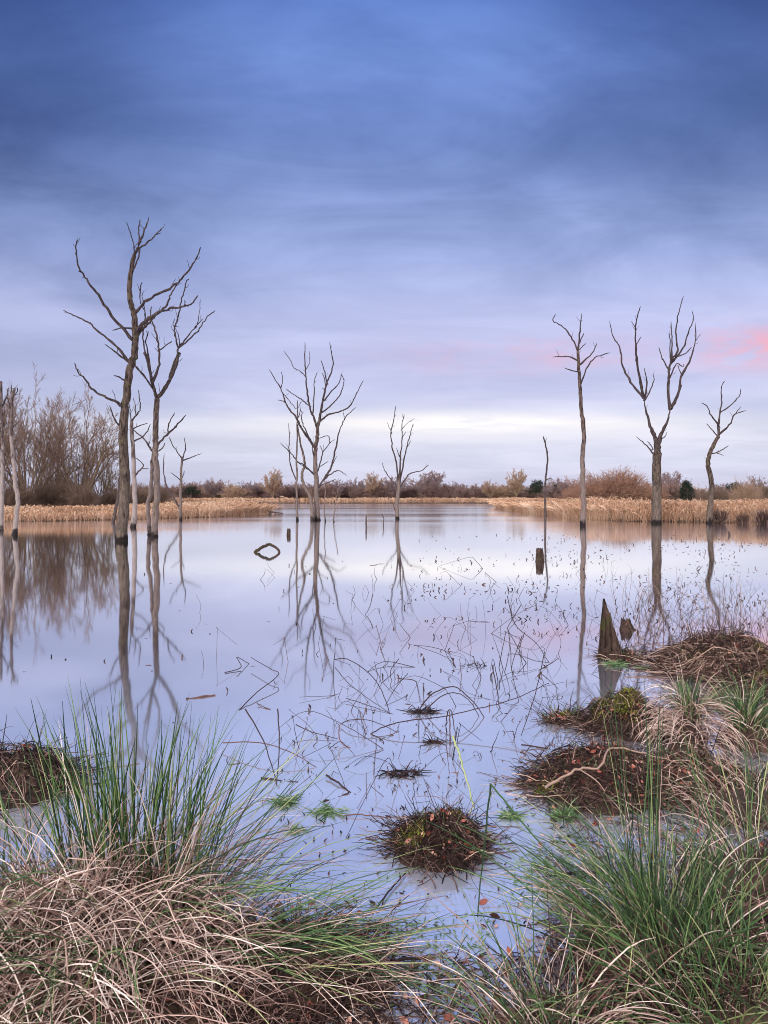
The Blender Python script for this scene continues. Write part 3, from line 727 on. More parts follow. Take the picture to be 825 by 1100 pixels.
def evergreen(label, px, top, d, w, seed, flat=False):
    rng = np.random.default_rng(seed)
    H = (HY - top) / F * d + CH - .25; W = w / F * d
    base = gxy(px, d); root = empty('evergreen_tree', base, label, 'evergreen tree')
    mb = MB(); mb.sweep(np.array([(0, 0, 0), (0.05, 0, H * .5), (0, 0, H * .8)]), np.array([[.2, .15, .08]]), .4, 7); mb.build('trunk', M['willow'], root)
    n = 950
    if flat:
        a = rng.random(n) * 6.283; q = np.sqrt(rng.random(n))
        lay = rng.integers(0, 4, n); z = H * (.55 + .13 * lay) + rng.normal(size=n) * H * .03
        rr = q * W * .5 * (1 - .16 * lay); cxs = np.array([-.12, .1, -.05, .03])[lay] * W
        p = np.stack([np.cos(a) * rr + cxs, np.sin(a) * rr, z], -1)
    else:
        u = rng.random(n); a = rng.random(n) * 6.283
        rr = W * .5 * np.sin(np.clip(u * .85 + .15, 0, 1) * math.pi) ** .7 * np.sqrt(rng.uniform(.3, 1, n)) * (1 + .2 * np.sin(a * 3 + u * 9))
        p = np.stack([np.cos(a) * rr, np.sin(a) * rr, H * (.08 + .9 * u)], -1)
    D = rng.normal(size=(n, 3)); D /= np.linalg.norm(D, axis=1, keepdims=True)
    l = H * .05 * rng.uniform(.4, 1.9, n)[:, None]
    p = p * (1 + .12 * sphere_noise(p / H * 6, 3.0, seed, 2))[:, None]
    P = np.stack([p, p + D * l, p + D * l * 2], 1)
    mb = MB(); mb.sweep(P, np.array([[.02, .06, .01]]) * H / 5 * np.ones((n, 1)), np.clip(rng.normal(.4, .25, n), 0, 1), 3); mb.build('crown', M['evergreen'], root)
evergreen('small dense dark green conifer between the forked and the S-curved dead trees', 738, 517, 118, 15, 1)
evergreen('flat-topped dark pine behind the very thin crooked stem', 577, 518, 158, 20, 2, True)
evergreen('dark pine on the far shore behind the short dead tree', 205, 523, 160, 22, 3, True)
evergreen('dark pine between the tall straight trunk and the thin stem over the right reeds', 599, 521, 150, 14, 4, True)
evergreen('dark pine behind the S-curved dead tree over the right hedge', 790, 520, 140, 26, 5, True)

# ------------------------------------------------------------------ reeds
def reed_bed(name, label, pts, heights, seed):
    rng = np.random.default_rng(seed)
    n = len(pts)
    h = heights * np.clip(rng.normal(1, .14, n), .55, 1.35)
    a = rng.random(n) * 6.283; ln = np.abs(rng.normal(0, .13, n)) + .02 + (rng.random(n) < .07) * rng.uniform(.2, .6, n)
    h = h * (1 + .16 * sphere_noise(pts, 1.1, seed, 3))
    dr = np.stack([np.cos(a) * ln, np.sin(a) * ln, 0 * a], -1)
    z0 = ground_z(pts[:, 0], pts[:, 1]); z0 = np.minimum(np.maximum(z0, -.1), .4)
    b = np.stack([pts[:, 0], pts[:, 1], z0], -1)
    up = np.array([0, 0, 1.0])
    u = np.array([0, .45, .72, .84, .94, 1.0])
    P = np.stack([b + (up * t + dr * t ** 1.8 * 2.2) * h[:, None] for t in u], 1)
    # nodding plume
    P[:, 5] += dr * (h * .5)[:, None]
    dist = np.clip(pts[:, 1] / 50, 1, 2.5)[:, None]
    prof = np.array([.006, .006, .006, .022, .026, .004])[None]
    Rr = prof * dist * rng.uniform(.6, 1.3, n)[:, None]
    mb = MB(); tint = np.clip(rng.normal(.6, .24, n) + .3 * sphere_noise(pts, .5, 8), 0, 1)
    mb.sweep(P, Rr, tint, 3)
    # blade leaves
    m = n
    k = rng.integers(0, n, m); t0 = rng.uniform(.1, .75, m)
    bb = b[k] + (up * t0[:, None] + dr[k] * (t0 ** 1.8 * 2.2)[:, None]) * h[k][:, None]
    a2 = rng.random(m) * 6.283; l = rng.uniform(.25, .5, m) * np.minimum(h[k], 1.4) 
    D = np.stack([np.cos(a2) * .5, np.sin(a2) * .5, 0 * a2 + .8], -1)
    P2 = np.stack([bb, bb + D * (l * .5)[:, None], bb + D * (l * .85)[:, None] + np.stack([np.cos(a2), np.sin(a2), 0 * a2 - .8], -1) * (l * .22)[:, None]], 1)
    mb.sweep(P2, np.array([[.007, .011, .002]]) * dist[k], np.clip(tint[k] + rng.normal(0, .15, m), 0, 1), 3)
    return tag(mb.build(name, M['reed']), label, 'reeds', None, 'stuff')

def edge_scatter(edge, rng, dens, depth, back_dens=0, back=0):
    """points just behind a shore line, thinning to the back (direction: away from the viewer)"""
    out = []
    e = np.array(edge)
    for a, b in zip(e[:-1], e[1:]):
        L = np.linalg.norm(b - a)
        for dn, d0, d1 in ((dens, -.15, depth), (back_dens, depth, back)):
            n = int(L * (d1 - d0) * dn)
            if n <= 0: continue
            t = rng.random(n)[:, None]; p = a + (b - a) * t
            off = d0 + (d1 - d0) * rng.random(n)
            v = p / np.linalg.norm(p, axis=1, keepdims=True)
            out.append(p + v * off[:, None])
    return np.concatenate(out)

rr_ = np.random.default_rng(31)
pts = edge_scatter([gp(*p)[:2] for p in ((980, 563), (825, 562), (780, 561.5), (735, 561), (690, 560.5), (650, 559.5), (610, 557), (570, 551.5), (545, 548.3), (533, 546.3))], rr_, 95, 3.2, 7, 26)
h = np.clip(.84 + .17 * sphere_noise(pts, .35, 5), .45, 1.25) * np.where(pts[:, 1] < 60, 1.0, .92)
reed_bed('reed_bed', 'wide bed of pale straw-coloured reeds along the right shore', pts, h, 32)
pts = edge_scatter([gp(*p)[:2] for p in ((292, 551.8), (270, 553.0), (225, 556), (170, 557.5), (110, 559), (60, 560), (0, 560.8), (-70, 561))], rr_, 95, 2.6, 8, 18)
sx_ = CX + pts[:, 0] / pts[:, 1] * F
h = np.clip(.47 + .12 * sphere_noise(pts, .4, 6), .3, .9) + np.clip((sx_ - 100) / 130, 0, 1) * .22
reed_bed('reed_bed', 'low golden reeds along the left shore, ending in a point', pts, h, 33)
pts = edge_scatter([gp(p, 541.2)[:2] for p in (620, 520, 420, 330, 260, 190, 120)], rr_, 5, 9, 0, 0)
reed_bed('reed_bed', 'thin strip of tawny reeds along the far shore under the hedge', pts, np.full(len(pts), .8), 34)
# dark rush clumps at the foot of the right reeds
def clump(label, px, py, w, hpx, seed, n=220, mat='debris'):
    rng = np.random.default_rng(seed); d = gd(py); base = np.array([(px - CX) / F * d, d, 0.0])
    a = rng.random(n) * 6.283; q = rng.random(n)
    b = base + np.stack([np.cos(a) * q * .25, np.sin(a) * q * .25, 0 * a - .05], -1)
    th = np.abs(rng.normal(0, .35, n)); a2 = a + rng.normal(size=n) * .4
    D = np.stack([np.cos(a2) * np.sin(th), np.sin(a2) * np.sin(th), np.cos(th)], -1)
    P = grow(rng, b, D, hpx / F * d * rng.uniform(.6, 1.1, n), 5, -.4, .03)
    mb = MB(); mb.sweep(P, np.array([[.012, .011, .01, .008, .003]]) * np.ones((n, 1)), np.clip(rng.normal(.4, .25, n), 0, 1), 3)
    tag(mb.build('rush_clump', M[mat], None, base), label, 'rush clump')
clump('dark tuft of rushes against the reeds right of the S-curved dead tree', 773, 562, 10, 17, 1)
clump('dark tuft of rushes by the reeds at the right edge of the picture', 819, 563, 16, 17, 2)
clump('olive tuft of rushes in the reeds between the S-curved tree and the edge tuft', 798, 562, 8, 11, 3)

# ------------------------------------------------------------------ tussocks and mounds of the near shore
def mound_z(x, y, c, rx, ry, h, seed=0, lump=.45):
    """height of a lumpy mound over the water"""
    q = np.stack([(x - c[0]) / rx, (y - c[1]) / ry], -1)
    u = np.hypot(q[..., 0], q[..., 1])
    e = np.stack([q[..., 0] / (u + 1e-6), q[..., 1] / (u + 1e-6)], -1)
    u = u / (1 + .30 * lump / .45 * sphere_noise(e, 2.2, seed + 5, 3))
    z = h * np.clip(1 - np.clip(u, 0, 1) ** 1.7, 0, 1) ** 1.05
    return z * (1 + lump * sphere_noise(q, 3.2, seed + 9, 2)) + np.where(u < 1, lump * h * .16 * sphere_noise(q, 11, seed + 11, 2) * (1 - np.clip(u, 0, 1) ** 4), 0)

def mound_mesh(mb, c, rx, ry, h, seed, lump=.45, n=56, k=26, z0=-.06):
    a = np.linspace(0, 2 * math.pi, n, endpoint=False); u = np.linspace(0, 1.3, k)
    A, U = np.meshgrid(a, u)
    X = c[0] + np.cos(A) * U * rx; Y = c[1] + np.sin(A) * U * ry
    Z = mound_z(X, Y, c, rx, ry, h, seed, lump)
    Z = np.where(Z < .004, z0, Z)
    i = np.arange(n); j = (i + 1) % n
    q = np.concatenate([np.stack([b * n + i, b * n + j, (b + 1) * n + j, (b + 1) * n + i], -1) for b in range(k - 1)])
    mb.add(np.stack([X, Y, Z], -1).reshape(-1, 3), q)

def rush(rng, n, c, base_r, z, L, tilt, droop, S=9, az=None, azs=None, zf=None, wig=.02, rad=.0022, kink=0.0, follow=.7, p=1.6, floor=.008):
    """n rush stems round c: tilt (lo, hi) from the vertical at the foot, droop = further bend to the tip"""
    a = rng.random(n) * 6.283; q = np.sqrt(rng.random(n))
    bx = c[0] + np.cos(a) * q * base_r[0]; by = c[1] + np.sin(a) * q * base_r[1]
    if az is None: a2 = a + rng.normal(size=n) * (1 - follow) * 2.2
    else: a2 = az + rng.normal(size=n) * azs
    bz = zf(bx, by) if zf is not None else np.full(n, z)
    th0 = rng.uniform(tilt[0], tilt[1], n) * (0.35 + .65 * q if az is None else 1)
    dr = rng.uniform(droop[0], droop[1], n)
    Ls = rng.uniform(L[0], L[1], n)
    st = Ls / (S - 1)
    P = [np.stack([bx, by, bz - .02], -1)]
    kk = rng.integers(2, S - 1, n); kon = rng.random(n) < kink; ka = rng.uniform(.5, 1.5, n)
    for s in range(1, S):
        u = s / (S - 1)
        th = th0 + dr * u ** p + np.where(kon & (s >= kk), ka, 0)
        th = np.minimum(th, 2.7)
        a2 = a2 + rng.normal(size=n) * wig * 2
        D = np.stack([np.cos(a2) * np.sin(th), np.sin(a2) * np.sin(th), np.cos(th)], -1)
        nw = P[-1] + D * st[:, None]
        lo = floor + (zf(nw[:, 0], nw[:, 1]) if zf is not None else 0) + rng.random(n) * .03
        nw[:, 2] = np.maximum(nw[:, 2], lo)
        P.append(nw)
    P = np.stack(P, 1)
    t = np.linspace(0, 1, S); prof = (1 - .25 * t) * np.where(t > .8, 1 - (t - .8) / .2 * .75, 1)
    Rr = rad * prof[None] * (.65 + .85 * rng.random(n) ** 2.2)[:, None]
    return P, Rr

def tint(rng, n, m, s): return np.clip(np.where(rng.random(n) < .3, rng.normal(m * .45, s * .6, n), rng.normal(m * 1.08, s * 1.15, n)), 0, 1)

def tussock(label, c, rx, ry, h, seed, greens, straws, name='rush_tussock', cat='tussock', group=None, matg='rush', mound_mat='peat'):
    rng = np.random.default_rng(seed)
    base = np.array([c[0], c[1], 0.0])
    root = empty(name, base, label, cat, group)
    mb = MB(); mound_mesh(mb, c, rx, ry, h * .94, seed, .25); mb.build('mound', M[mound_mat], root, base)
    zf = lambda x, y: mound_z(x, y, c, rx, ry, h, seed, .25)
    for lst, nm, mt, tm in ((greens, 'green_foliage', matg, .45), (straws, 'dry_foliage', 'straw', .58)):
        if not lst: continue
        mb = MB()
        for kw in lst:
            kw = dict(kw); n = kw.pop('n'); off = kw.pop('off', (0, 0)); tm_ = kw.pop('t', tm); ts = kw.pop('ts', .24)
            P, Rr = rush(rng, n, (c[0] + off[0], c[1] + off[1]), kw.pop('br'), h, zf=zf, **kw)
            mb.sweep(P, Rr, tint(rng, n, tm_, ts), 3)
        o = mb.build(nm, M[mt], root, base); o['kind'] = 'stuff'
    return root

# big tussock, lower left
tussock('huge tussock with tall green rushes over a thatch of pale dead stems, lower left', (-1.03, 2.26), .62, .52, .24, 101,
    [dict(n=230, off=(.11, .26), br=(.27, .1), L=(.34, .80), tilt=(.02, .52), droop=(0, .3), rad=.0026),
     dict(n=40, off=(.26, .22), br=(.16, .1), L=(.45, .85), tilt=(.45, .85), droop=(.1, .6), az=.35, azs=.5, rad=.0021),
     dict(n=60, off=(.32, .12), br=(.22, .16), L=(.45, .8), tilt=(.8, 1.25), droop=(.3, .9), az=.0, azs=.35, rad=.002),
     dict(n=60, off=(-.25, .2), br=(.2, .12), L=(.3, .6), tilt=(.3, .9), droop=(.2, .8), az=2.8, azs=.6, rad=.0022),
     dict(n=120, off=(-.05, -.2), br=(.5, .2), L=(.3, .65), tilt=(.3, 1.2), droop=(.6, 1.5), az=-1.6, azs=1.0, rad=.0021, t=.5)],
    [dict(n=560, br=(.5, .36), L=(.18, .52), tilt=(.3, 1.4), droop=(.4, 2.0), rad=.0021, kink=.5, wig=.09, follow=.1),
     dict(n=420, br=(.55, .42), L=(.12, .36), tilt=(.7, 1.5), droop=(.2, 1.4), rad=.0018, kink=.5, wig=.14, follow=.1, t=.5),
     dict(n=520, off=(.05, -.18), br=(.55, .26), L=(.25, .6), tilt=(.5, 1.3), droop=(.6, 1.8), az=-1.4, azs=1.15, rad=.0022, kink=.45, wig=.08, t=.64),
     dict(n=100, off=(.33, .0), br=(.22, .24), L=(.25, .55), tilt=(.6, 1.3), droop=(.6, 1.6), az=-.4, azs=.8, rad=.0021, kink=.25, wig=.05),
     dict(n=120, off=(.25, .25), br=(.3, .12), L=(.3, .65), tilt=(.2, 1.0), droop=(.4, 1.6), az=.6, azs=.9, rad=.0017, wig=.04),
     dict(n=60, off=(.05, .2), br=(.3, .15), L=(.3, .7), tilt=(.0, .6), droop=(.0, .6), rad=.002, wig=.03),
     dict(n=700, br=(.6, .48), L=(.12, .36), tilt=(.9, 1.5), droop=(.2, 1.0), rad=.002, kink=.4, wig=.1, t=.14, ts=.14, follow=.2)])
# right of it a flattened skirt over the water edge
tussock('flattened low skirt of rushes trailing into the water right of the huge tussock', (-.30, 2.30), .34, .24, .06, 102,
    [dict(n=95, off=(-.1, .05), br=(.25, .16), L=(.3, .6), tilt=(1.15, 1.45), droop=(.05, .3), az=-.1, azs=.45, rad=.0018)],
    [dict(n=110, br=(.3, .2), L=(.2, .5), tilt=(1.1, 1.5), droop=(.1, .5), az=-.3, azs=.9, rad=.0018, t=.45), dict(n=200, br=(.3, .22), L=(.08, .25), tilt=(.8, 1.5), droop=(.2, 1), rad=.0018, kink=.4, wig=.1, t=.12, ts=.12)])
# big green tussock, lower right
tussock('large green rush tussock fanning out over wet ground, lower right', (.98, 2.36), .34, .28, .12, 103,
    [dict(n=290, off=(0, .02), br=(.26, .16), L=(.18, .46), tilt=(.05, 1.2), droop=(.1, .6), rad=.0021),
     dict(n=12, off=(-.02, .15), br=(.06, .04), L=(.6, .98), tilt=(.0, .14), droop=(0, .12), rad=.0024),
     dict(n=60, off=(-.1, .0), br=(.2, .15), L=(.4, .75), tilt=(.7, 1.1), droop=(.2, .7), az=2.8, azs=.45, rad=.0019)],
    [dict(n=110, br=(.32, .26), L=(.2, .55), tilt=(.3, 1.3), droop=(.4, 1.4), rad=.002, kink=.25, wig=.05), dict(n=220, br=(.34, .28), L=(.1, .3), tilt=(.9, 1.5), droop=(.3, 1.0), rad=.0018, kink=.3, wig=.1, t=.16, ts=.14), dict(n=4, off=(-.03, .15), br=(.06, .05), L=(.45, .75), tilt=(.0, .16), droop=(0, .15), rad=.002, t=.7)])
tussock('low green and straw rush tussock at the bottom between the two big ones', (.50, 1.96), .28, .2, .07, 104,
    [dict(n=90, br=(.2, .13), L=(.22, .48), tilt=(.5, 1.3), droop=(.3, .9), rad=.0019, follow=.4)],
    [dict(n=110, br=(.24, .17), L=(.2, .5), tilt=(.7, 1.4), droop=(.4, 1.2), rad=.002, kink=.25, wig=.05, follow=.4), dict(n=200, br=(.27, .2), L=(.08, .25), tilt=(.9, 1.5), droop=(.3, 1), rad=.0018, kink=.3, wig=.1, t=.18, ts=.15)])
tussock('low green rush tussock in the lower right corner, before the large fanning one', (1.05, 1.98), .34, .26, .08, 105,
    [dict(n=260, br=(.28, .2), L=(.2, .5), tilt=(.1, 1.2), droop=(.2, .9), rad=.002, follow=.5)],
    [dict(n=100, br=(.32, .26), L=(.2, .55), tilt=(.3, 1.3), droop=(.4, 1.4), rad=.0019, kink=.25, wig=.05), dict(n=220, br=(.33, .28), L=(.1, .3), tilt=(.9, 1.5), droop=(.3, 1.0), rad=.0018, kink=.3, wig=.1, t=.16, ts=.14)])
tussock('green rush tussock at the right edge behind the large fanning one', (1.54, 2.80), .34, .26, .1, 106,
    [dict(n=110, br=(.24, .16), L=(.22, .5), tilt=(.1, 1.15), droop=(.1, .6), rad=.0022)],
    [dict(n=170, br=(.32, .24), L=(.2, .5), tilt=(.4, 1.4), droop=(.4, 1.4), rad=.002, kink=.25, wig=.06, t=.45)])
tussock('pale skirted tussock with a small green crown beside the mossy mound', (1.90, 4.25), .13, .12, .31, 107,
    [dict(n=110, br=(.07, .06), L=(.10, .24), tilt=(.0, .9), droop=(.1, .6), rad=.0027)],
    [dict(n=330, br=(.10, .1), L=(.18, .38), tilt=(.5, 1.2), droop=(1.5, 2.3), rad=.0023, wig=.07, t=.6, p=.9), dict(n=45, br=(.1, .1), L=(.2, .42), tilt=(.2, 1.0), droop=(.3, 1.4), rad=.002, t=.6)])
tussock('spiky dark green tussock at the right edge beside the pale skirted one', (2.36, 4.42), .2, .18, .17, 108,
    [dict(n=210, br=(.13, .11), L=(.18, .38), tilt=(.1, 1.25), droop=(.2, .7), rad=.0028)],
    [dict(n=120, br=(.17, .14), L=(.2, .4), tilt=(.5, 1.4), droop=(.6, 1.6), rad=.0026, wig=.04, t=.5)])
tussock('low dark rush tussock on the bank at the right edge above the lower right corner', (1.90, 3.5), .36, .26, .09, 109,
    [dict(n=60, br=(.28, .2), L=(.18, .42), tilt=(.1, 1.2), droop=(.1, .6), rad=.0021)],
    [dict(n=170, br=(.32, .24), L=(.15, .42), tilt=(.6, 1.45), droop=(.4, 1.2), rad=.002, kink=.25, wig=.07, t=.45)])

def leafmesh(mb, rng, pts, size, lift=.5):
    n = len(pts)
    s = rng.uniform(size[0], size[1], n)
    a = rng.random(n) * 6.283
    nrm = rng.normal(size=(n, 3)) * lift + np.array([0, -.2, 1]); nrm /= np.linalg.norm(nrm, axis=1, keepdims=True)
    u = np.stack([np.cos(a), np.sin(a), 0 * a], -1); u -= nrm * (u * nrm).sum(1, keepdims=True); u /= np.linalg.norm(u, axis=1, keepdims=True)
    v = np.cross(nrm, u)
    # oval leaf folded along its rib
    tpl = np.array([(-1, 0, 0), (-.45, .42, .16), (.25, .48, .2), (1, 0, .06), (.25, -.48, .2), (-.45, -.42, .16), (0, 0, 0)])
    V = pts[:, None, :] + (u[:, None] * tpl[None, :, 0:1] + v[:, None] * tpl[None, :, 1:2] + nrm[:, None] * tpl[None, :, 2:3]) * s[:, None, None]
    fq = np.array([(0, 6, 1, 1), (1, 6, 2, 2), (2, 6, 3, 3), (3, 6, 4, 4), (4, 6, 5, 5), (5, 6, 0, 0)])[:, :3]
    f = (np.arange(n)[:, None, None] * 7 + fq[None]).reshape(-1, 3)
    mb.add(V.reshape(-1, 3), f, np.repeat(rng.random(n), 7))

def debris_mound(label, c, rx, ry, h, seed, n=500, moss=None, leaves=40, pale=.35, upright=30, L=(.06, .28), lrad=.0028, trail=40):
    """a soggy heap of dead stems standing in the water"""
    rng = np.random.default_rng(seed); base = np.array([c[0], c[1], 0.])
    root = empty('debris_mound', base, label, 'mound')
    zf = lambda x, y: mound_z(x, y, c, rx, ry, h, seed)
    mb = MB(); mound_mesh(mb, c, rx, ry, h, seed); mb.build('mound', M['peat'], root, base)
    mb = MB()
    for share, ll, rad, head, tn, ts in ((.45, (L[0], L[1] * .85), lrad * .8, .3, pale, .24), (.95, (L[0] * .35, L[1] * .35), lrad * .6, 0, pale * .8, .32), (.12, (L[0], L[1] * 1.2), lrad * .8, .4, pale + .35, .2)):
        m = int(n * share); S = 6
        a = rng.random(m) * 6.283; q = rng.random(m) ** .42 * 1.14
        x = c[0] + np.cos(a) * q * rx; y = c[1] + np.sin(a) * q * ry
        ha = np.where(rng.random(m) < head, a + rng.normal(size=m) * .6, rng.random(m) * 6.283); l = ll[0] + (ll[1] - ll[0]) * rng.random(m) ** 1.6
        z = np.maximum(zf(x, y), 0) + rng.uniform(.0, .02, m)
        D = np.stack([np.cos(ha), np.sin(ha), rng.normal(.1, .35, m)], -1)
        P = [np.stack([x, y, z], -1)]
        for s in range(S - 1):
            D = D + rng.normal(size=D.shape) * .13; D /= np.linalg.norm(D, axis=1, keepdims=True)
            nw = P[-1] + D * (l / (S - 1))[:, None]
            zq = np.maximum(zf(nw[:, 0], nw[:, 1]), 0); nw[:, 2] = np.clip(nw[:, 2], zq + .003, zq + .035 + h * .12 + .02 * rng.random(m))
            P.append(nw)
        mb.sweep(np.stack(P, 1), rad * rng.uniform(.5, 1.5, m)[:, None] * np.ones((m, S)), tint(rng, m, tn, ts), 3)
    for kind_ in ('up', 'trail', 'stubble'):
        k = {'up': upright, 'trail': trail, 'stubble': n // 5}[kind_]
        if not k: continue
        if kind_ == 'up': P2, R2 = rush(rng, k, c, (rx * .8, ry * .8), h, (.08, .3), (.1, 1.0), (.0, 1.2), 6, zf=zf, kink=.3, rad=lrad * .8, wig=.08, follow=.2)
        elif kind_ == 'stubble': P2, R2 = rush(rng, k, c, (rx * .9, ry * .9), h, (.02, .08), (.1, 1.3), (.0, 1.2), 4, zf=zf, rad=lrad * .9, wig=.12, follow=.1)
        else: P2, R2 = rush(rng, k, c, (rx, ry), 0, (.1, .35), (1.2, 1.5), (.0, .3), 6, rad=lrad * .8, wig=.12, follow=.8)
        mb.sweep(P2, R2, tint(rng, k, pale * .8, .28), 3)
    o = mb.build('dead_foliage', M['debris'], root, base); o['kind'] = 'stuff'
    if upright:
        k = 30 + n // 30
        P2, R2 = rush(rng, k, c, (rx * .98, ry * .98), h, (.03, .13), (.1, 1.2), (.0, 1.0), 5, zf=zf, rad=lrad * .75, wig=.06, follow=.3)
        mb = MB(); mb.sweep(P2, R2, tint(rng, k, .4, .25), 3); o = mb.build('green_foliage', M['weed'], root, base); o['kind'] = 'stuff'
    if leaves:
        a = rng.random(leaves) * 6.283; leaves *= 3; a = rng.random(leaves) * 6.283; q = np.sqrt(rng.random(leaves)) * 1.02
        p = np.stack([c[0] + np.cos(a) * q * rx, c[1] + np.sin(a) * q * ry, 0 * a], -1); p[:, 2] = np.maximum(zf(p[:, 0], p[:, 1]), 0) + .012 + .03 * rng.random(leaves)
        mb = MB(); leafmesh(mb, rng, p, (.006, .019), .9); o = mb.build('leaves', M['leaf'], root, base); o['kind'] = 'stuff'
    if moss:
        mb = MB()
        for (mx, my, mr, nn) in moss:
            nn = int(nn * 2.6)
            a = rng.random(nn) * 6.283; q = np.sqrt(rng.random(nn)) * mr * (1 + .4 * np.sin(a * 3 + mx * 9))
            p = np.stack([c[0] + mx + np.cos(a) * q, c[1] + my + np.sin(a) * q, 0 * a], -1); p[:, 2] = np.maximum(zf(p[:, 0], p[:, 1]), 0) + .012 + .016 * rng.random(nn)
            D = rng.normal(size=(nn, 3)) * .6 + np.array([0, 0, 1]); l = rng.uniform(.005, .014, nn)[:, None]
            P = np.stack([p, p + D * l * .5, p + D * l], 1)
            mb.sweep(P, np.array([[.004, .0035, .001]]) * np.ones((nn, 1)), tint(rng, nn, .5, .25), 3)
        o = mb.build('moss', M['moss'], root, base); o['kind'] = 'stuff'
    return root

debris_mound('small dark heap of dead stems alone in the water between the two big tussocks', (.25, 3.12), .20, .20, .125, 214, 1100, [(-.12, -.05, .06, 130), (.08, .06, .04, 60)], 46, .22, 40, (.05, .22), .0022, 60)
debris_mound('long heap of dead stems with a pale branch lying across its top', (1.22, 3.76), .42, .29, .18, 202, 1500, [(-.36, -.1, .05, 120), (.15, .15, .08, 160)], 90, .28, 50, (.08, .32), .0024, 70)
debris_mound('rounded heap with yellow-green moss on top, before the jagged stump', (1.70, 4.72), .32, .25, .24, 203, 1000, [(-.09, -.04, .13, 420), (.05, .05, .08, 160)], 60, .32, 40, (.08, .3), .0028, 70)
debris_mound('broad rough bank of brown dead grass at the right, behind the spiky green tussock', (3.14, 6.30), .56, .5, .30, 204, 2600, [(.3, -.2, .14, 220), (-.3, -.1, .08, 120)], 90, .48, 260, (.10, .42), .0034, 60)
debris_mound('dark mossy heap at the right edge beside the broad rough bank', (3.32, 5.6), .45, .34, .24, 205, 1400, [(-.1, -.05, .14, 200)], 60, .42, 90, (.1, .4), .0034, 60)
debris_mound('dark soggy heap of stems at the left edge behind the huge tussock', (-2.08, 3.78), .37, .30, .21, 206, 900, None, 20, .22, 50, (.08, .3), .0026, 60)
debris_mound('litter-strewn heap at the right between the pale tussock and the large green one', (1.72, 3.82), .34, .25, .12, 207, 800, None, 60, .45, 40, (.08, .3), .0026, 60)
debris_mound('small flat scrap of weed and stems off the left end of the mossy heap', (1.28, 4.86), .15, .09, .035, 208, 160, [(.02, 0, .04, 60)], 14, .35, 22, (.05, .2), .0026, 40)
twig_obj('pale crooked branch lying across the long heap of dead stems', [gp(586, 846, .12), gp(603, 836, .18), gp(622, 826, .22), gp(645, 823, .25), (1.22, 3.66, .25), (1.42, 3.7, .2), (1.62, 3.76, .13)], .0075, .004, 60, 'fallen_branch', 'branch', 'debris', tint=.78, extra=[([gp(622, 826, .22), gp(640, 838, .19), gp(650, 850, .14)], .004, .002)])
# standing wild stems behind the rough bank
def bristle(label, c, n, hh, spread, seed, rad=.003):
    rng = np.random.default_rng(seed); base = np.array([c[0], c[1], 0.])
    a = rng.random(n) * 6.283; q = np.sqrt(rng.random(n))
    b = np.stack([c[0] + np.cos(a) * q * spread[0], c[1] + np.sin(a) * q * spread[1], 0 * a + .02], -1)
    th = np.abs(rng.normal(0, .5, n)); a2 = rng.random(n) * 6.283
    D = np.stack([np.cos(a2) * np.sin(th), np.sin(a2) * np.sin(th), np.cos(th)], -1)
    L = rng.uniform(hh * .5, hh * 1.2, n)
    P = grow(rng, b, D, L, 7, -.4, .07); P[:, :, 2] = np.maximum(P[:, :, 2], .004)
    mb = MB(); R0 = np.full(n, rad); mb.sweep(P, taper(R0, 7), tint(rng, n, .55, .2), 3)
    P2, R2 = kids(rng, P, R0, 3, (.3, 1), 45, .4, 4, 0, .1, .7, rad * .5)
    mb.sweep(P2, taper(R2, 4), tint(rng, len(P2), .5, .2), 3)
    o = mb.build('bramble_thicket', M['debris'], None, base); return tag(o, label, 'bramble thicket')
bristle('loose thicket of thin bare stems rising behind the broad rough bank', (2.95, 6.9), 90, .62, (.7, .35), 301)
bristle('thin bare stems at the right edge beyond the broad rough bank', (4.1, 7.4), 70, .6, (.6, .5), 302)
bristle('sparse thin stems standing in the water beyond the rough bank', (4.2, 9.6), 60, .5, (1.0, .9), 303, .0035)
# collar of litter and weed at the foot of the jagged stump
debris_mound('ring of litter and green weed round the foot of the jagged stump', (b1[0] + .02, b1[1] - .02), .21, .16, .05, 209, 200, None, 16, .4, 26, (.06, .22), .003, 30)

# ------------------------------------------------------------------ stems in the water
Z8 = ((360, 680), 3.4375); Z4 = ((200, 560), 825 / 360)
def wstem(Z, pts, wy0, wy1, label, r=.0034, seed=0, mat='dark', t=.45, group=None, name='bent_stem', cat='stem'):
    """a stem arching out of the water: wy0, wy1 the rows of the waterline at its two ends"""
    p = zz(*Z, pts) if Z else list(pts)
    a, b = (Z[0][1] + wy0 / Z[1], Z[0][1] + wy1 / Z[1]) if Z else (wy0, wy1)
    l = np.r_[0, np.cumsum([math.hypot(q[0] - o[0], q[1] - o[1]) for o, q in zip(p, p[1:])])]; l = l / l[-1]
    P = []
    for (x, y), u in zip(p, l):
        dd = 1 / ((1 - u) / gd(a) + u / gd(b))
        q = at(x, y, dd); q[2] = max(q[2], -.02); P.append(q)
    return twig_obj(label, P, r * 1.25, r * .8, seed, name, cat, mat, group, t)
wstem(Z8, [(306, 297), (330, 255), (370, 218), (435, 197), (480, 225), (520, 265), (552, 315)], 295, 312, 'large looped stem arching over the floating scrap in the middle of the water', .0042, 1)
wstem(Z8, [(328, 297), (390, 235), (450, 222), (500, 255), (532, 310)], 295, 308, 'smaller stem loop nested inside the large arch', .0034, 2)
wstem(Z8, [(410, 375), (411, 320), (416, 292), (425, 284), (433, 300), (438, 345), (445, 372)], 370, 370, 'narrow hairpin-bent stem in front of the large arch', .0036, 3)
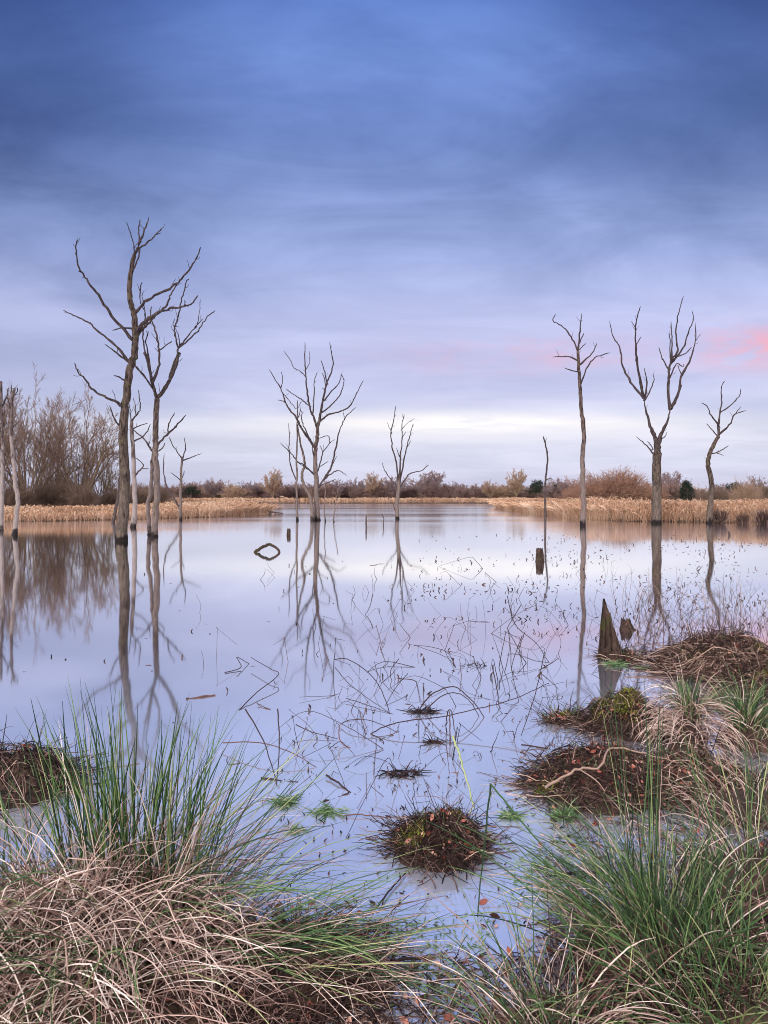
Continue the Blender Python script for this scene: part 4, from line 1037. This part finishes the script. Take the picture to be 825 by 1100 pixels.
wstem(Z8, [(130, 374), (180, 346), (260, 324), (340, 316), (430, 302), (530, 278), (600, 262), (680, 236), (735, 210), (790, 185)], 373, 330, 'long stem rising gently rightwards under the large arch', .0034, 4)
wstem(Z8, [(0, 97), (45, 96), (110, 135), (160, 190), (190, 260), (202, 302)], 112, 300, 'dark stem bowing down towards the floating scrap', .0036, 5)
wstem(Z8, [(40, 240), (130, 270), (215, 300)], 252, 300, 'thin straight stem sloping to the left end of the floating scrap', .0026, 6)
wstem(Z8, [(235, 95), (205, 140), (215, 190), (237, 238)], 160, 190, 'kinked stem behind the bowing dark stem', .003, 7)
wstem(Z8, [(268, 150), (225, 200), (185, 268)], 190, 268, 'slanting stem crossing the kinked one', .0028, 8)
wstem(Z8, [(580, 118), (600, 220), (612, 282), (690, 378)], 215, 330, 'angular stem bent like an elbow right of the large arch', .0036, 9)
wstem(Z8, [(752, 138), (800, 110), (826, 92)], 140, 150, 'short dark twig jutting up left of the far heap', .0036, 10)
wstem(Z8, [(640, -10), (648, 60), (652, 135), (665, 200), (678, 255)], 140, 255, 'tall thin upright stem right of the large arch', .003, 11)
wstem(Z8, [(690, 10), (652, 130), (690, 265)], 130, 180, 'bent stem making an arrow shape with its mirror image', .003, 12)
wstem(Z8, [(15, 340), (20, 400), (100, 460), (200, 475), (260, 500), (330, 521), (455, 516)], 400, 519, 'reddish brown stem curling along the surface before the floating scrap', .0032, 13, t=.95)
wstem(Z8, [(0, 515), (90, 505), (150, 450), (178, 402), (132, 372)], 512, 378, 'dark stem curving up to the left end of the long rising stem', .003, 14)
wstem(Z8, [(435, 380), (455, 440), (470, 490), (512, 640)], 560, 640, 'stout pale green stalk leaning out of the small dark heap', .005, 15, 'rush', t=.9)
wstem(Z4, [(145, 462), (190, 540), (222, 640)], 600, 640, 'dark straight stalk leaning left of the green rosette', .0035, 16)
wstem(Z4, [(225, 462), (230, 540), (222, 650)], 560, 650, 'upright dark stalk by the green rosette', .0035, 17)
wstem(Z4, [(185, 632), (230, 640), (275, 642)], 634, 642, 'floating dark stick near the green rosette', .006, 18, name='floating_stick', cat='stick')
wstem(Z4, [(345, 625), (375, 645), (405, 668)], 632, 668, 'one of two crossed dark sticks left of the small dark heap, upper', .005, 19, name='floating_stick', cat='stick')
wstem(Z4, [(338, 690), (370, 682), (402, 664)], 691, 668, 'one of two crossed dark sticks left of the small dark heap, lower', .005, 20, name='floating_stick', cat='stick')
wstem(Z4, [(0, 437), (40, 433), (72, 428)], 438, 429, 'straight reddish stick floating alone between the huge tussock and open water', .009, 21, name='floating_stick', cat='stick', t=.8)
wstem(Z4, [(375, 724), (430, 722), (490, 728), (560, 727)], 727, 730, 'thin red stem trailing on the water to the small dark heap', .0028, 22, t=1)
wstem(Z4, [(130, 465), (175, 420), (228, 378), (205, 362), (160, 335)], 465, 355, 'zigzag stem left of the fading tree reflections', .0036, 23)
wstem(Z4, [(95, 372), (135, 360), (125, 335), (145, 345), (158, 352)], 374, 350, 'small hooked stem making an eye shape with its mirror image', .0036, 24)
wstem(Z4, [(90, 545), (180, 545), (250, 565), (320, 605)], 560, 606, 'long low brown stem from the huge tussock over the water', .003, 25, t=.8)
wstem(Z4, [(270, 500), (300, 515), (372, 535)], 522, 538, 'thin dark stem making a lens shape with its mirror image', .003, 26)
wstem(Z4, [(380, 500), (400, 490), (440, 488), (480, 500), (520, 520)], 505, 520, 'low flat stem left of the floating scrap', .0028, 27)
wstem(Z4, [(460, 180), (452, 210), (440, 235), (455, 262)], 222, 236, 'wavy thin stem far out, right of the many-limbed tree reflection', .004, 28)
wstem(Z4, [(825, 205), (795, 255), (793, 300), (825, 262)], 265, 262, 'bent stem near the tall straight trunk reflection', .004, 29)
wstem(None, [(527, 842), (521, 900), (513, 985)], 985, 985, 'tall thin dark stalk folded at the top, right of the small dark heap', .0032, 30, 'rush', t=.1)
wstem(None, [(527, 842), (552, 872), (590, 915), (640, 955)], 985, 1010, 'folded-over half of the tall thin stalk reaching to the large green tussock', .003, 31, 'rush', t=.3)
wstem(None, [(585, 700), (575, 745), (560, 790)], 760, 792, 'slanting thin stem before the heap with the pale branch', .003, 32)
wstem(None, [(412, 1040), (430, 1030), (468, 1028)], 1041, 1029, 'dark twig floating near the bottom edge of the water', .005, 33, name='floating_stick', cat='stick')
wstem(None, [(405, 975), (420, 955), (436, 938)], 978, 940, 'dark bent twig in front of the small dark heap', .0035, 34)
wstem(None, [(560, 800), (600, 805), (640, 803)], 803, 806, 'dark twig lying on the water before the long heap', .004, 35)
wstem(None, [(545, 640), (553, 670), (575, 690), (590, 712)], 672, 712, 'crooked thin stem left of the jagged stump', .004, 36)

# many more of them stand about, nothing to tell them apart
rng = np.random.default_rng(77)
WG = 'bent dead stems standing in the shallow water'
cnt = 0
while cnt < 215:
    px = rng.uniform(200, 700); py = 606 + 250 * rng.random() ** .9
    dens = math.exp(-((px - 470) / 130) ** 2) + .5 * math.exp(-((px - 600) / 60) ** 2) * (py < 760) + .12
    if py > 840 and px < 330: dens *= .3
    if rng.random() > dens or (px > 620 and py > 720): continue
    d = gd(py); b = np.array([(px - CX) / F * d, d, -.02])
    hgt = rng.uniform(.06, .34) * (1.15 if d > 6 else .8)
    a = rng.random() * 6.283; ln = rng.uniform(.1, 1.1)
    dr = np.array([math.cos(a) * ln, math.sin(a) * ln, 1.0]); dr /= np.linalg.norm(dr)
    k1 = b + dr * hgt + np.r_[rng.normal(size=2) * .02, 0]
    mode = rng.random()
    mid = (b + k1) / 2 + np.r_[rng.normal(size=2) * .03, 0] * hgt * 3
    if mode < .25:                       # kinked: up, then off at an angle
        a3 = a + rng.uniform(-1.5, 1.5); up_ = rng.uniform(-1.1, .5)
        pts3 = [b, b * .5 + k1 * .5, k1 * .98 + b * .02, k1, k1 + np.array([math.cos(a3), math.sin(a3) * 1.5, up_]) * hgt * rng.uniform(.3, .9)]
    elif mode < .75:
        pts3 = [b, mid, k1]
    elif mode < .88:                    # lying low on the surface
        e = [b + np.array([0, 0, .02])]
        for _ in range(4): e.append(e[-1] + np.array([math.cos(a), math.sin(a) * 2, rng.uniform(-.12, .12)]) * hgt * .8); a += rng.normal() * .6
        pts3 = e
    else:
        e = b + np.array([math.cos(a), math.sin(a), 0]) * hgt * rng.uniform(1.2, 4)
        u1 = rng.uniform(.25, .75)
        pts3 = [b, b + (e - b) * u1 * .5 + np.array([0, 0, hgt * .55]), b + (e - b) * u1 + np.array([0, 0, hgt * .8]), e]
    for q in pts3[1:]: q[2] = max(q[2], -.02)
    twig_obj('thin dark dead stem, bent or upright, standing in the shallow open water' , pts3, (.0011 + .0024 * rng.random() ** 2) * (1 + .07 * d), .001 * (1 + .07 * d), 400 + cnt, 'bent_stem', 'stem', 'dark', WG, rng.uniform(.1, .8), 4)
    cnt += 1

# flecks: leaf tips and crumbs standing in the water
def flecks():
    rng = np.random.default_rng(88); P = []; Rr = []; T = []
    n = 0
    while n < 1600:
        if rng.random() < .55:
            px, py = rng.uniform(440, 830), 575 + 110 * rng.random() ** 1.0
            ok = rng.random() < .25 + .75 * (px - 440) / 390
        elif rng.random() < .45:
            px, py = rng.uniform(300, 640), rng.uniform(760, 1010); ok = True
        else:
            px, py = rng.uniform(20, 700), 600 + 330 * rng.random() ** 1.3
            ok = rng.random() < .15 + math.exp(-((px - 470) / 150) ** 2)
        cl = math.sin(px * .045 + 1.3 * math.sin(py * .06)) + math.sin(py * .21 + px * .013)
        if not ok or cl < rng.normal(-.1, .7): continue
        d = gd(py); b = np.array([(px - CX) / F * d, d, -.005])
        s = rng.uniform(.012, .045) * (1 + .05 * d) * (.7 if d < 5 else 1)
        a = rng.random() * 6.28; t = rng.uniform(0, 1.2)
        D = np.array([math.cos(a) * math.sin(t), math.sin(a) * math.sin(t), math.cos(t)])
        if rng.random() < .45: D = np.array([math.cos(a), math.sin(a), .08])
        m = b + D * s * .55; e = b + D * s + np.array([math.cos(a + 1), math.sin(a + 1), 0]) * s * .25
        P.append([b, m, e]); w_ = rng.uniform(.0025, .007) * (1 + .06 * d) * (.6 if d < 5 else 1); Rr.append([w_ * .5, w_, w_ * .3]); T.append(rng.uniform(0, .9)); n += 1
    mb = MB(); mb.sweep(np.array(P), np.array(Rr), np.array(T), 4)
    tag(mb.build('floating_debris', M['dark']), 'dark flecks of leaf and stem scattered over the water', 'debris', None, 'stuff')
flecks()

def scrap(label, px, py, w, seed, n=70):
    rng = np.random.default_rng(seed); d = gd(py); c = np.array([(px - CX) / F * d, d, 0.]); W = w / F * d
    a = rng.random(n) * 6.283; q = np.sqrt(rng.random(n))
    b = c + np.stack([np.cos(a) * q * W * .5, np.sin(a) * q * W * .22, 0 * a + .004], -1)
    D = np.stack([rng.normal(size=n), rng.normal(size=n) * .6, np.abs(rng.normal(size=n)) * .35], -1); D /= np.linalg.norm(D, axis=1, keepdims=True)
    P = grow(rng, b, D, rng.uniform(.03, .12, n), 5, -.3, .15); P[:, :, 2] = np.clip(P[:, :, 2], .002, .06)
    mb = MB(); mb.sweep(P, taper(rng.uniform(.002, .005, n), 5), tint(rng, n, .3, .25), 3)
    tag(mb.build('floating_scrap', M['dark'], None, c), label, 'floating debris')
scrap('dark scrap of matted stems floating under the large stem arch', 454, 765, 30, 1)
scrap('small dark knot of weed floating below the large stem arch', 468, 798, 12, 2, 40)
scrap('scrap of dark weed and a red leaf floating above the small heap', 432, 832, 44, 3, 80)
scrap('row of dark leaf tips floating far out right of centre', 510, 715, 26, 4, 18)

# green weed
def rosette(label, px, py, n, L, seed, flat=.35):
    rng = np.random.default_rng(seed); d = gd(py); c = np.array([(px - CX) / F * d, d, 0.])
    a = rng.random(n) * 6.283; l = rng.uniform(L * .5, L, n); up = np.abs(rng.normal(0, flat, n))
    D = np.stack([np.cos(a), np.sin(a), up], -1)
    b = c + D * .004 + np.array([0, 0, .003]) + np.stack([rng.normal(size=n), rng.normal(size=n), 0 * a], -1) * L * .25
    P = np.stack([b, b + D * (l * .5)[:, None], b + D * l[:, None] * np.array([1, 1, .7])], 1)
    mb = MB(); mb.sweep(P, np.array([[.0016, .003, .0008]]) * np.ones((n, 1)), tint(rng, n, .55, .25), 3)
    tag(mb.build('weed_rosette', M['weed'], None, c), label, 'water weed')
rosette('bright green weed rosette with a red heart, right of the huge tussock', 306, 863, 90, .085, 1)
rosette('paler patch of green weed floating right of the red-hearted rosette', 352, 872, 60, .10, 2, .1)
rosette('small green weed sprig floating in front of the red-hearted rosette', 318, 893, 36, .06, 3, .2)
rosette('green weed at the right end of the small dark heap', 548, 878, 70, .07, 4)
rosette('green weed in front of the long heap with the pale branch', 606, 878, 110, .085, 5, .5)
rosette('green weed floating at the foot of the jagged stump', 662, 714, 90, .12, 6, .25)
rosette('little green weed floating under the jagged stump', 692, 718, 40, .08, 7, .2)
rosette('green weed by the small flat scrap left of the mossy heap', 606, 772, 40, .07, 8, .3)

def weed_carpet():
    rng = np.random.default_rng(99); n = 1500; P = []; T = []
    boxes = [((545, 900), (650, 985), .42), ((430, 985), (560, 1085), .26), ((310, 1010), (430, 1075), .12), ((700, 820), (825, 905), .2)]
    for (x0, y0), (x1, y1), share in boxes:
        k = int(n * share); cx_ = rng.uniform(x0, x1, 14); cy_ = rng.uniform(y0, y1, 14)
        for _ in range(k):
            j = rng.integers(0, 14)
            px, py = cx_[j] + rng.normal() * 16, cy_[j] + rng.normal() * 9
            b = gp(px, max(py, 800), .003); a = rng.random() * 6.283; l = rng.uniform(.008, .03)
            D = np.array([math.cos(a), math.sin(a), abs(rng.normal(0, .4))])
            P.append([b, b + D * l * .5, b + D * l]); T.append(rng.uniform(.1, 1))
    mb = MB(); mb.sweep(np.array(P), np.array([[.001, .0028, .0008]]) * np.ones((len(P), 1)), np.array(T), 3)
    tag(mb.build('water_weed', M['weed']), 'sparse green weed floating at the near edge of the water', 'water weed', None, 'stuff')
weed_carpet()

def litter():
    rng = np.random.default_rng(66); P = []
    for (x0, y0, x1, y1, n, z) in ((620, 960, 825, 1100, 230, .05), (270, 960, 400, 1095, 110, .05), (0, 980, 330, 1100, 16, .12), (580, 850, 825, 930, 80, .01), (430, 1010, 600, 1100, 34, .005), (450, 940, 560, 1000, 8, .004)):
        for _ in range(n):
            q = gp(rng.uniform(x0, x1), rng.uniform(y0, y1), z)
            if z < .2: q[2] = max(float(ground_z(np.array([q[0]]), np.array([q[1]]))[0]), 0) + rng.uniform(.003, .02)
            P.append(q)
    P = np.array(P)
    mb = MB(); leafmesh(mb, rng, P, (.007, .024), .5)
    tag(mb.build('leaf_litter', M['leaf']), 'reddish brown fallen leaves strewn over the near bank', 'leaves', None, 'stuff')
litter()

def mat_of_stems():
    """broken stems lying about on the bank and along the water edge"""
    rng = np.random.default_rng(67); B = []
    for (x0, y0, x1, y1, n) in ((690, 1010, 830, 1115, 1400), (590, 930, 830, 1110, 2300), (270, 985, 420, 1110, 1500), (0, 1000, 300, 1110, 900), (420, 1020, 600, 1110, 420), (590, 860, 830, 940, 700), (690, 790, 830, 860, 260)):
        for _ in range(n): B.append(gp(rng.uniform(x0, x1), rng.uniform(y0, y1), .03))
    b = np.array(B); n = len(b)
    gz = lambda p: np.maximum(ground_z(p[:, 0], p[:, 1]), 0)
    b[:, 2] = gz(b) + rng.uniform(.002, .02, n)
    a = rng.random(n) * 6.283; D = np.stack([np.cos(a), np.sin(a), rng.normal(.1, .25, n)], -1)
    P = grow(rng, b, D, rng.uniform(.03, .17, n), 5, -.2, .12)
    for k in range(5): P[:, k, 2] = np.clip(P[:, k, 2], gz(P[:, k]) + .002, gz(P[:, k]) + .05)
    mb = MB(); mb.sweep(P, taper(rng.uniform(.0008, .0026, n), 5, .6), tint(rng, n, .36, .3), 3)
    tag(mb.build('stem_litter', M['debris']), 'broken dead stems lying matted over the near bank', 'plant litter', None, 'stuff')
mat_of_stems()

# ------------------------------------------------------------------ sky and light
SUN_EL, SUN_AZ = math.radians(31), math.radians(212)     # soft light from behind the viewer
wd = bpy.data.worlds.new('World'); sc.world = wd; wd.use_nodes = True
nt = wd.node_tree; nt.nodes.clear()
out = nt.nodes.new('ShaderNodeOutputWorld')
tc = nt.nodes.new('ShaderNodeTexCoord'); dirv = tc.outputs['Generated']
sx = nt.nodes.new('ShaderNodeSeparateXYZ'); lk(nt, dirv, sx.inputs[0])
x, y, z = sx.outputs
hyp = mth(nt, 'SQRT', mth(nt, 'ADD', mth(nt, 'MULTIPLY', mth(nt, 'MULTIPLY', x, x), .3), mth(nt, 'MULTIPLY', y, y)))
t = mth(nt, 'DIVIDE', z, mth(nt, 'MAXIMUM', hyp, .05))
azi = mth(nt, 'DIVIDE', x, mth(nt, 'MAXIMUM', hyp, .05))
# cloud deck coordinates
dz = mth(nt, 'ADD', mth(nt, 'MAXIMUM', z, 0), .12)
cb = nt.nodes.new('ShaderNodeCombineXYZ'); lk(nt, mth(nt, 'DIVIDE', x, dz), cb.inputs[0]); lk(nt, mth(nt, 'DIVIDE', y, dz), cb.inputs[1])
n1 = noise(nt, 0.55, 6, cb.outputs[0], .55, (1.0, 1.5, 1)); n1.inputs['Distortion'].default_value = .6
n2 = noise(nt, 1.5, 7, cb.outputs[0], .62, (.75, 1.25, 1)); n2.inputs['Distortion'].default_value = .9
for l_ in n2.inputs['Vector'].links: l_.from_node.inputs['Rotation'].default_value = (0, 0, .6)
wob = mth(nt, 'MULTIPLY', mth(nt, 'SUBTRACT', n1.outputs[0], .5), .10)
tt = mth(nt, 'ADD', t, wob)
def tpos(py): return (HY - py) / F
SKY = [(532, (206, 206, 232)), (512, (213, 214, 239)), (493, (220, 221, 243)), (475, (226, 226, 245)), (461, (228, 228, 246)), (440, (212, 215, 243)), (413, (202, 206, 241)), (375, (193, 199, 238)), (345, (192, 198, 239)), (315, (177, 187, 232)),
       (283, (160, 175, 226)), (240, (146, 165, 218)), (200, (131, 152, 209)), (150, (112, 137, 200)), (65, (106, 135, 204)), (0, (88, 118, 190))]
TM = .80
rp = ramp(nt, [(min(tpos(py) / TM, 1), lin(c)) for py, c in SKY]); 
lk(nt, mth(nt, 'DIVIDE', t, TM, clamp=True), rp.inputs[0])
rp2 = ramp(nt, [(min(tpos(py) / TM, 1), lin(c)) for py, c in SKY]); lk(nt, mth(nt, 'DIVIDE', tt, TM, clamp=True), rp2.inputs[0])
col = mixrgb(nt, .5, rp.outputs[0], rp2.outputs[0])
# darker folds of cloud and brighter gaps
hi = sstep(nt, t, .18, .45)
fold = sstep(nt, n1.outputs[0], .33, .68, 1.38, .74)
fold2 = sstep(nt, n2.outputs[0], .33, .68, 1.16, .86)
fk = mth(nt, 'MULTIPLY', fold, fold2)
fk = mth(nt, 'ADD', 1.0, mth(nt, 'MULTIPLY', mth(nt, 'SUBTRACT', fk, 1.0), mth(nt, 'MULTIPLY_ADD', hi, .75, .25)))
# the deck is thicker and darker away from the middle
side = sstep(nt, mth(nt, 'ABSOLUTE', mth(nt, 'ADD', azi, mth(nt, 'MULTIPLY', wob, 1.5))), .10, .52, 1.12, .50)
side = mth(nt, 'ADD', 1.0, mth(nt, 'MULTIPLY', mth(nt, 'SUBTRACT', side, 1.0), sstep(nt, t, .2, .6)))
fk = mth(nt, 'MULTIPLY', mth(nt, 'MULTIPLY', fk, side), sstep(nt, azi, -.55, -.05, .84, 1.0))
cfx = nt.nodes.new('ShaderNodeCombineColor')
for i_ in range(3): lk(nt, mth(nt, 'POWER', fk, (1.12, 1.0, .8)[i_]), cfx.inputs[i_])
col = mixrgb(nt, 1.0, col, cfx.outputs[0], 'MULTIPLY')
# rosy cloud low on the right, and a fainter veil left of it
def blob(a0, t0, sa, st_):
    da = mth(nt, 'DIVIDE', mth(nt, 'SUBTRACT', azi, a0), sa); dt = mth(nt, 'DIVIDE', mth(nt, 'SUBTRACT', t, t0), st_)
    return mth(nt, 'EXPONENT', mth(nt, 'MULTIPLY', mth(nt, 'ADD', mth(nt, 'MULTIPLY', da, da), mth(nt, 'MULTIPLY', dt, dt)), -1.0))
cb2 = nt.nodes.new('ShaderNodeCombineXYZ'); lk(nt, azi, cb2.inputs[0]); lk(nt, t, cb2.inputs[1])
n3 = noise(nt, 13, 7, cb2.outputs[0], .6, (.8, 2.4, 1)); n3.inputs['Distortion'].default_value = .5
pk = mth(nt, 'MULTIPLY', blob(.545, .210, .095, .028), sstep(nt, n3.outputs[0], .38, .60, .1, 1.0))
pk2 = mth(nt, 'MULTIPLY', blob(.22, .205, .20, .026), sstep(nt, n3.outputs[0], .38, .68, .1, .5))
col = mixrgb(nt, mth(nt, 'ADD', pk, pk2, clamp=True), col, lin((247, 184, 205)))
bb_ = mth(nt, 'MULTIPLY', mth(nt, 'MULTIPLY', blob(.13, .106, .26, .0165), sstep(nt, n2.outputs[0], .3, .6, .35, 1.0)), .9)
col = mixrgb(nt, bb_, col, (1.22, 1.15, 1.08, 1))
# unseen sky overhead and behind the viewer, brightened to light the foreground
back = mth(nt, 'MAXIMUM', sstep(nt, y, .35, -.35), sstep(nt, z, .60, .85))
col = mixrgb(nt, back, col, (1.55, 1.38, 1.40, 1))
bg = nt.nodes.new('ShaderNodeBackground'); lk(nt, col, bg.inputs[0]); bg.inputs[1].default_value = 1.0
sk = nt.nodes.new('ShaderNodeTexSky'); sk.sky_type = 'NISHITA'; sk.sun_disc = False; sk.sun_elevation = SUN_EL; sk.sun_rotation = SUN_AZ
bg2 = nt.nodes.new('ShaderNodeBackground'); lk(nt, sk.outputs[0], bg2.inputs[0]); bg2.inputs[1].default_value = .08
mx = nt.nodes.new('ShaderNodeMixShader'); mx.inputs[0].default_value = .07
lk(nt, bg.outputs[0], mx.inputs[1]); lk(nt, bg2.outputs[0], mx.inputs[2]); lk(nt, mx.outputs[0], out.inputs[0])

sun = bpy.data.lights.new('sun', 'SUN'); sun.energy = 2.4; sun.angle = math.radians(14); sun.color = (1, .93, .88)
so = bpy.data.objects.new('sun', sun); COL.objects.link(so)
# direction towards the sun: sun_rotation turns clockwise from +Y
sd = np.array([math.sin(SUN_AZ) * math.cos(SUN_EL), math.cos(SUN_AZ) * math.cos(SUN_EL), math.sin(SUN_EL)])
from mathutils import Vector
so.rotation_euler = Vector(-sd).to_track_quat('-Z', 'Y').to_euler()

cam = bpy.data.cameras.new('camera'); co = bpy.data.objects.new('camera', cam); COL.objects.link(co)
co.location = (0, 0, CH); co.rotation_euler = (math.radians(90), 0, 0)
cam.sensor_fit = 'VERTICAL'; cam.sensor_height = 36; cam.sensor_width = 27; cam.lens = F / 1100 * 36
cam.shift_y = -(550 - HY) / 1100; cam.clip_start = .05; cam.clip_end = 6000
sc.camera = co
vs = sc.view_settings
vs.view_transform = 'Standard'; vs.look = 'None'; vs.gamma = 1; vs.exposure = 0; vs.use_curve_mapping = False
sc.cycles.filter_width = 1.0; sc.cycles.max_bounces = 5; sc.cycles.diffuse_bounces = 2; sc.cycles.glossy_bounces = 3
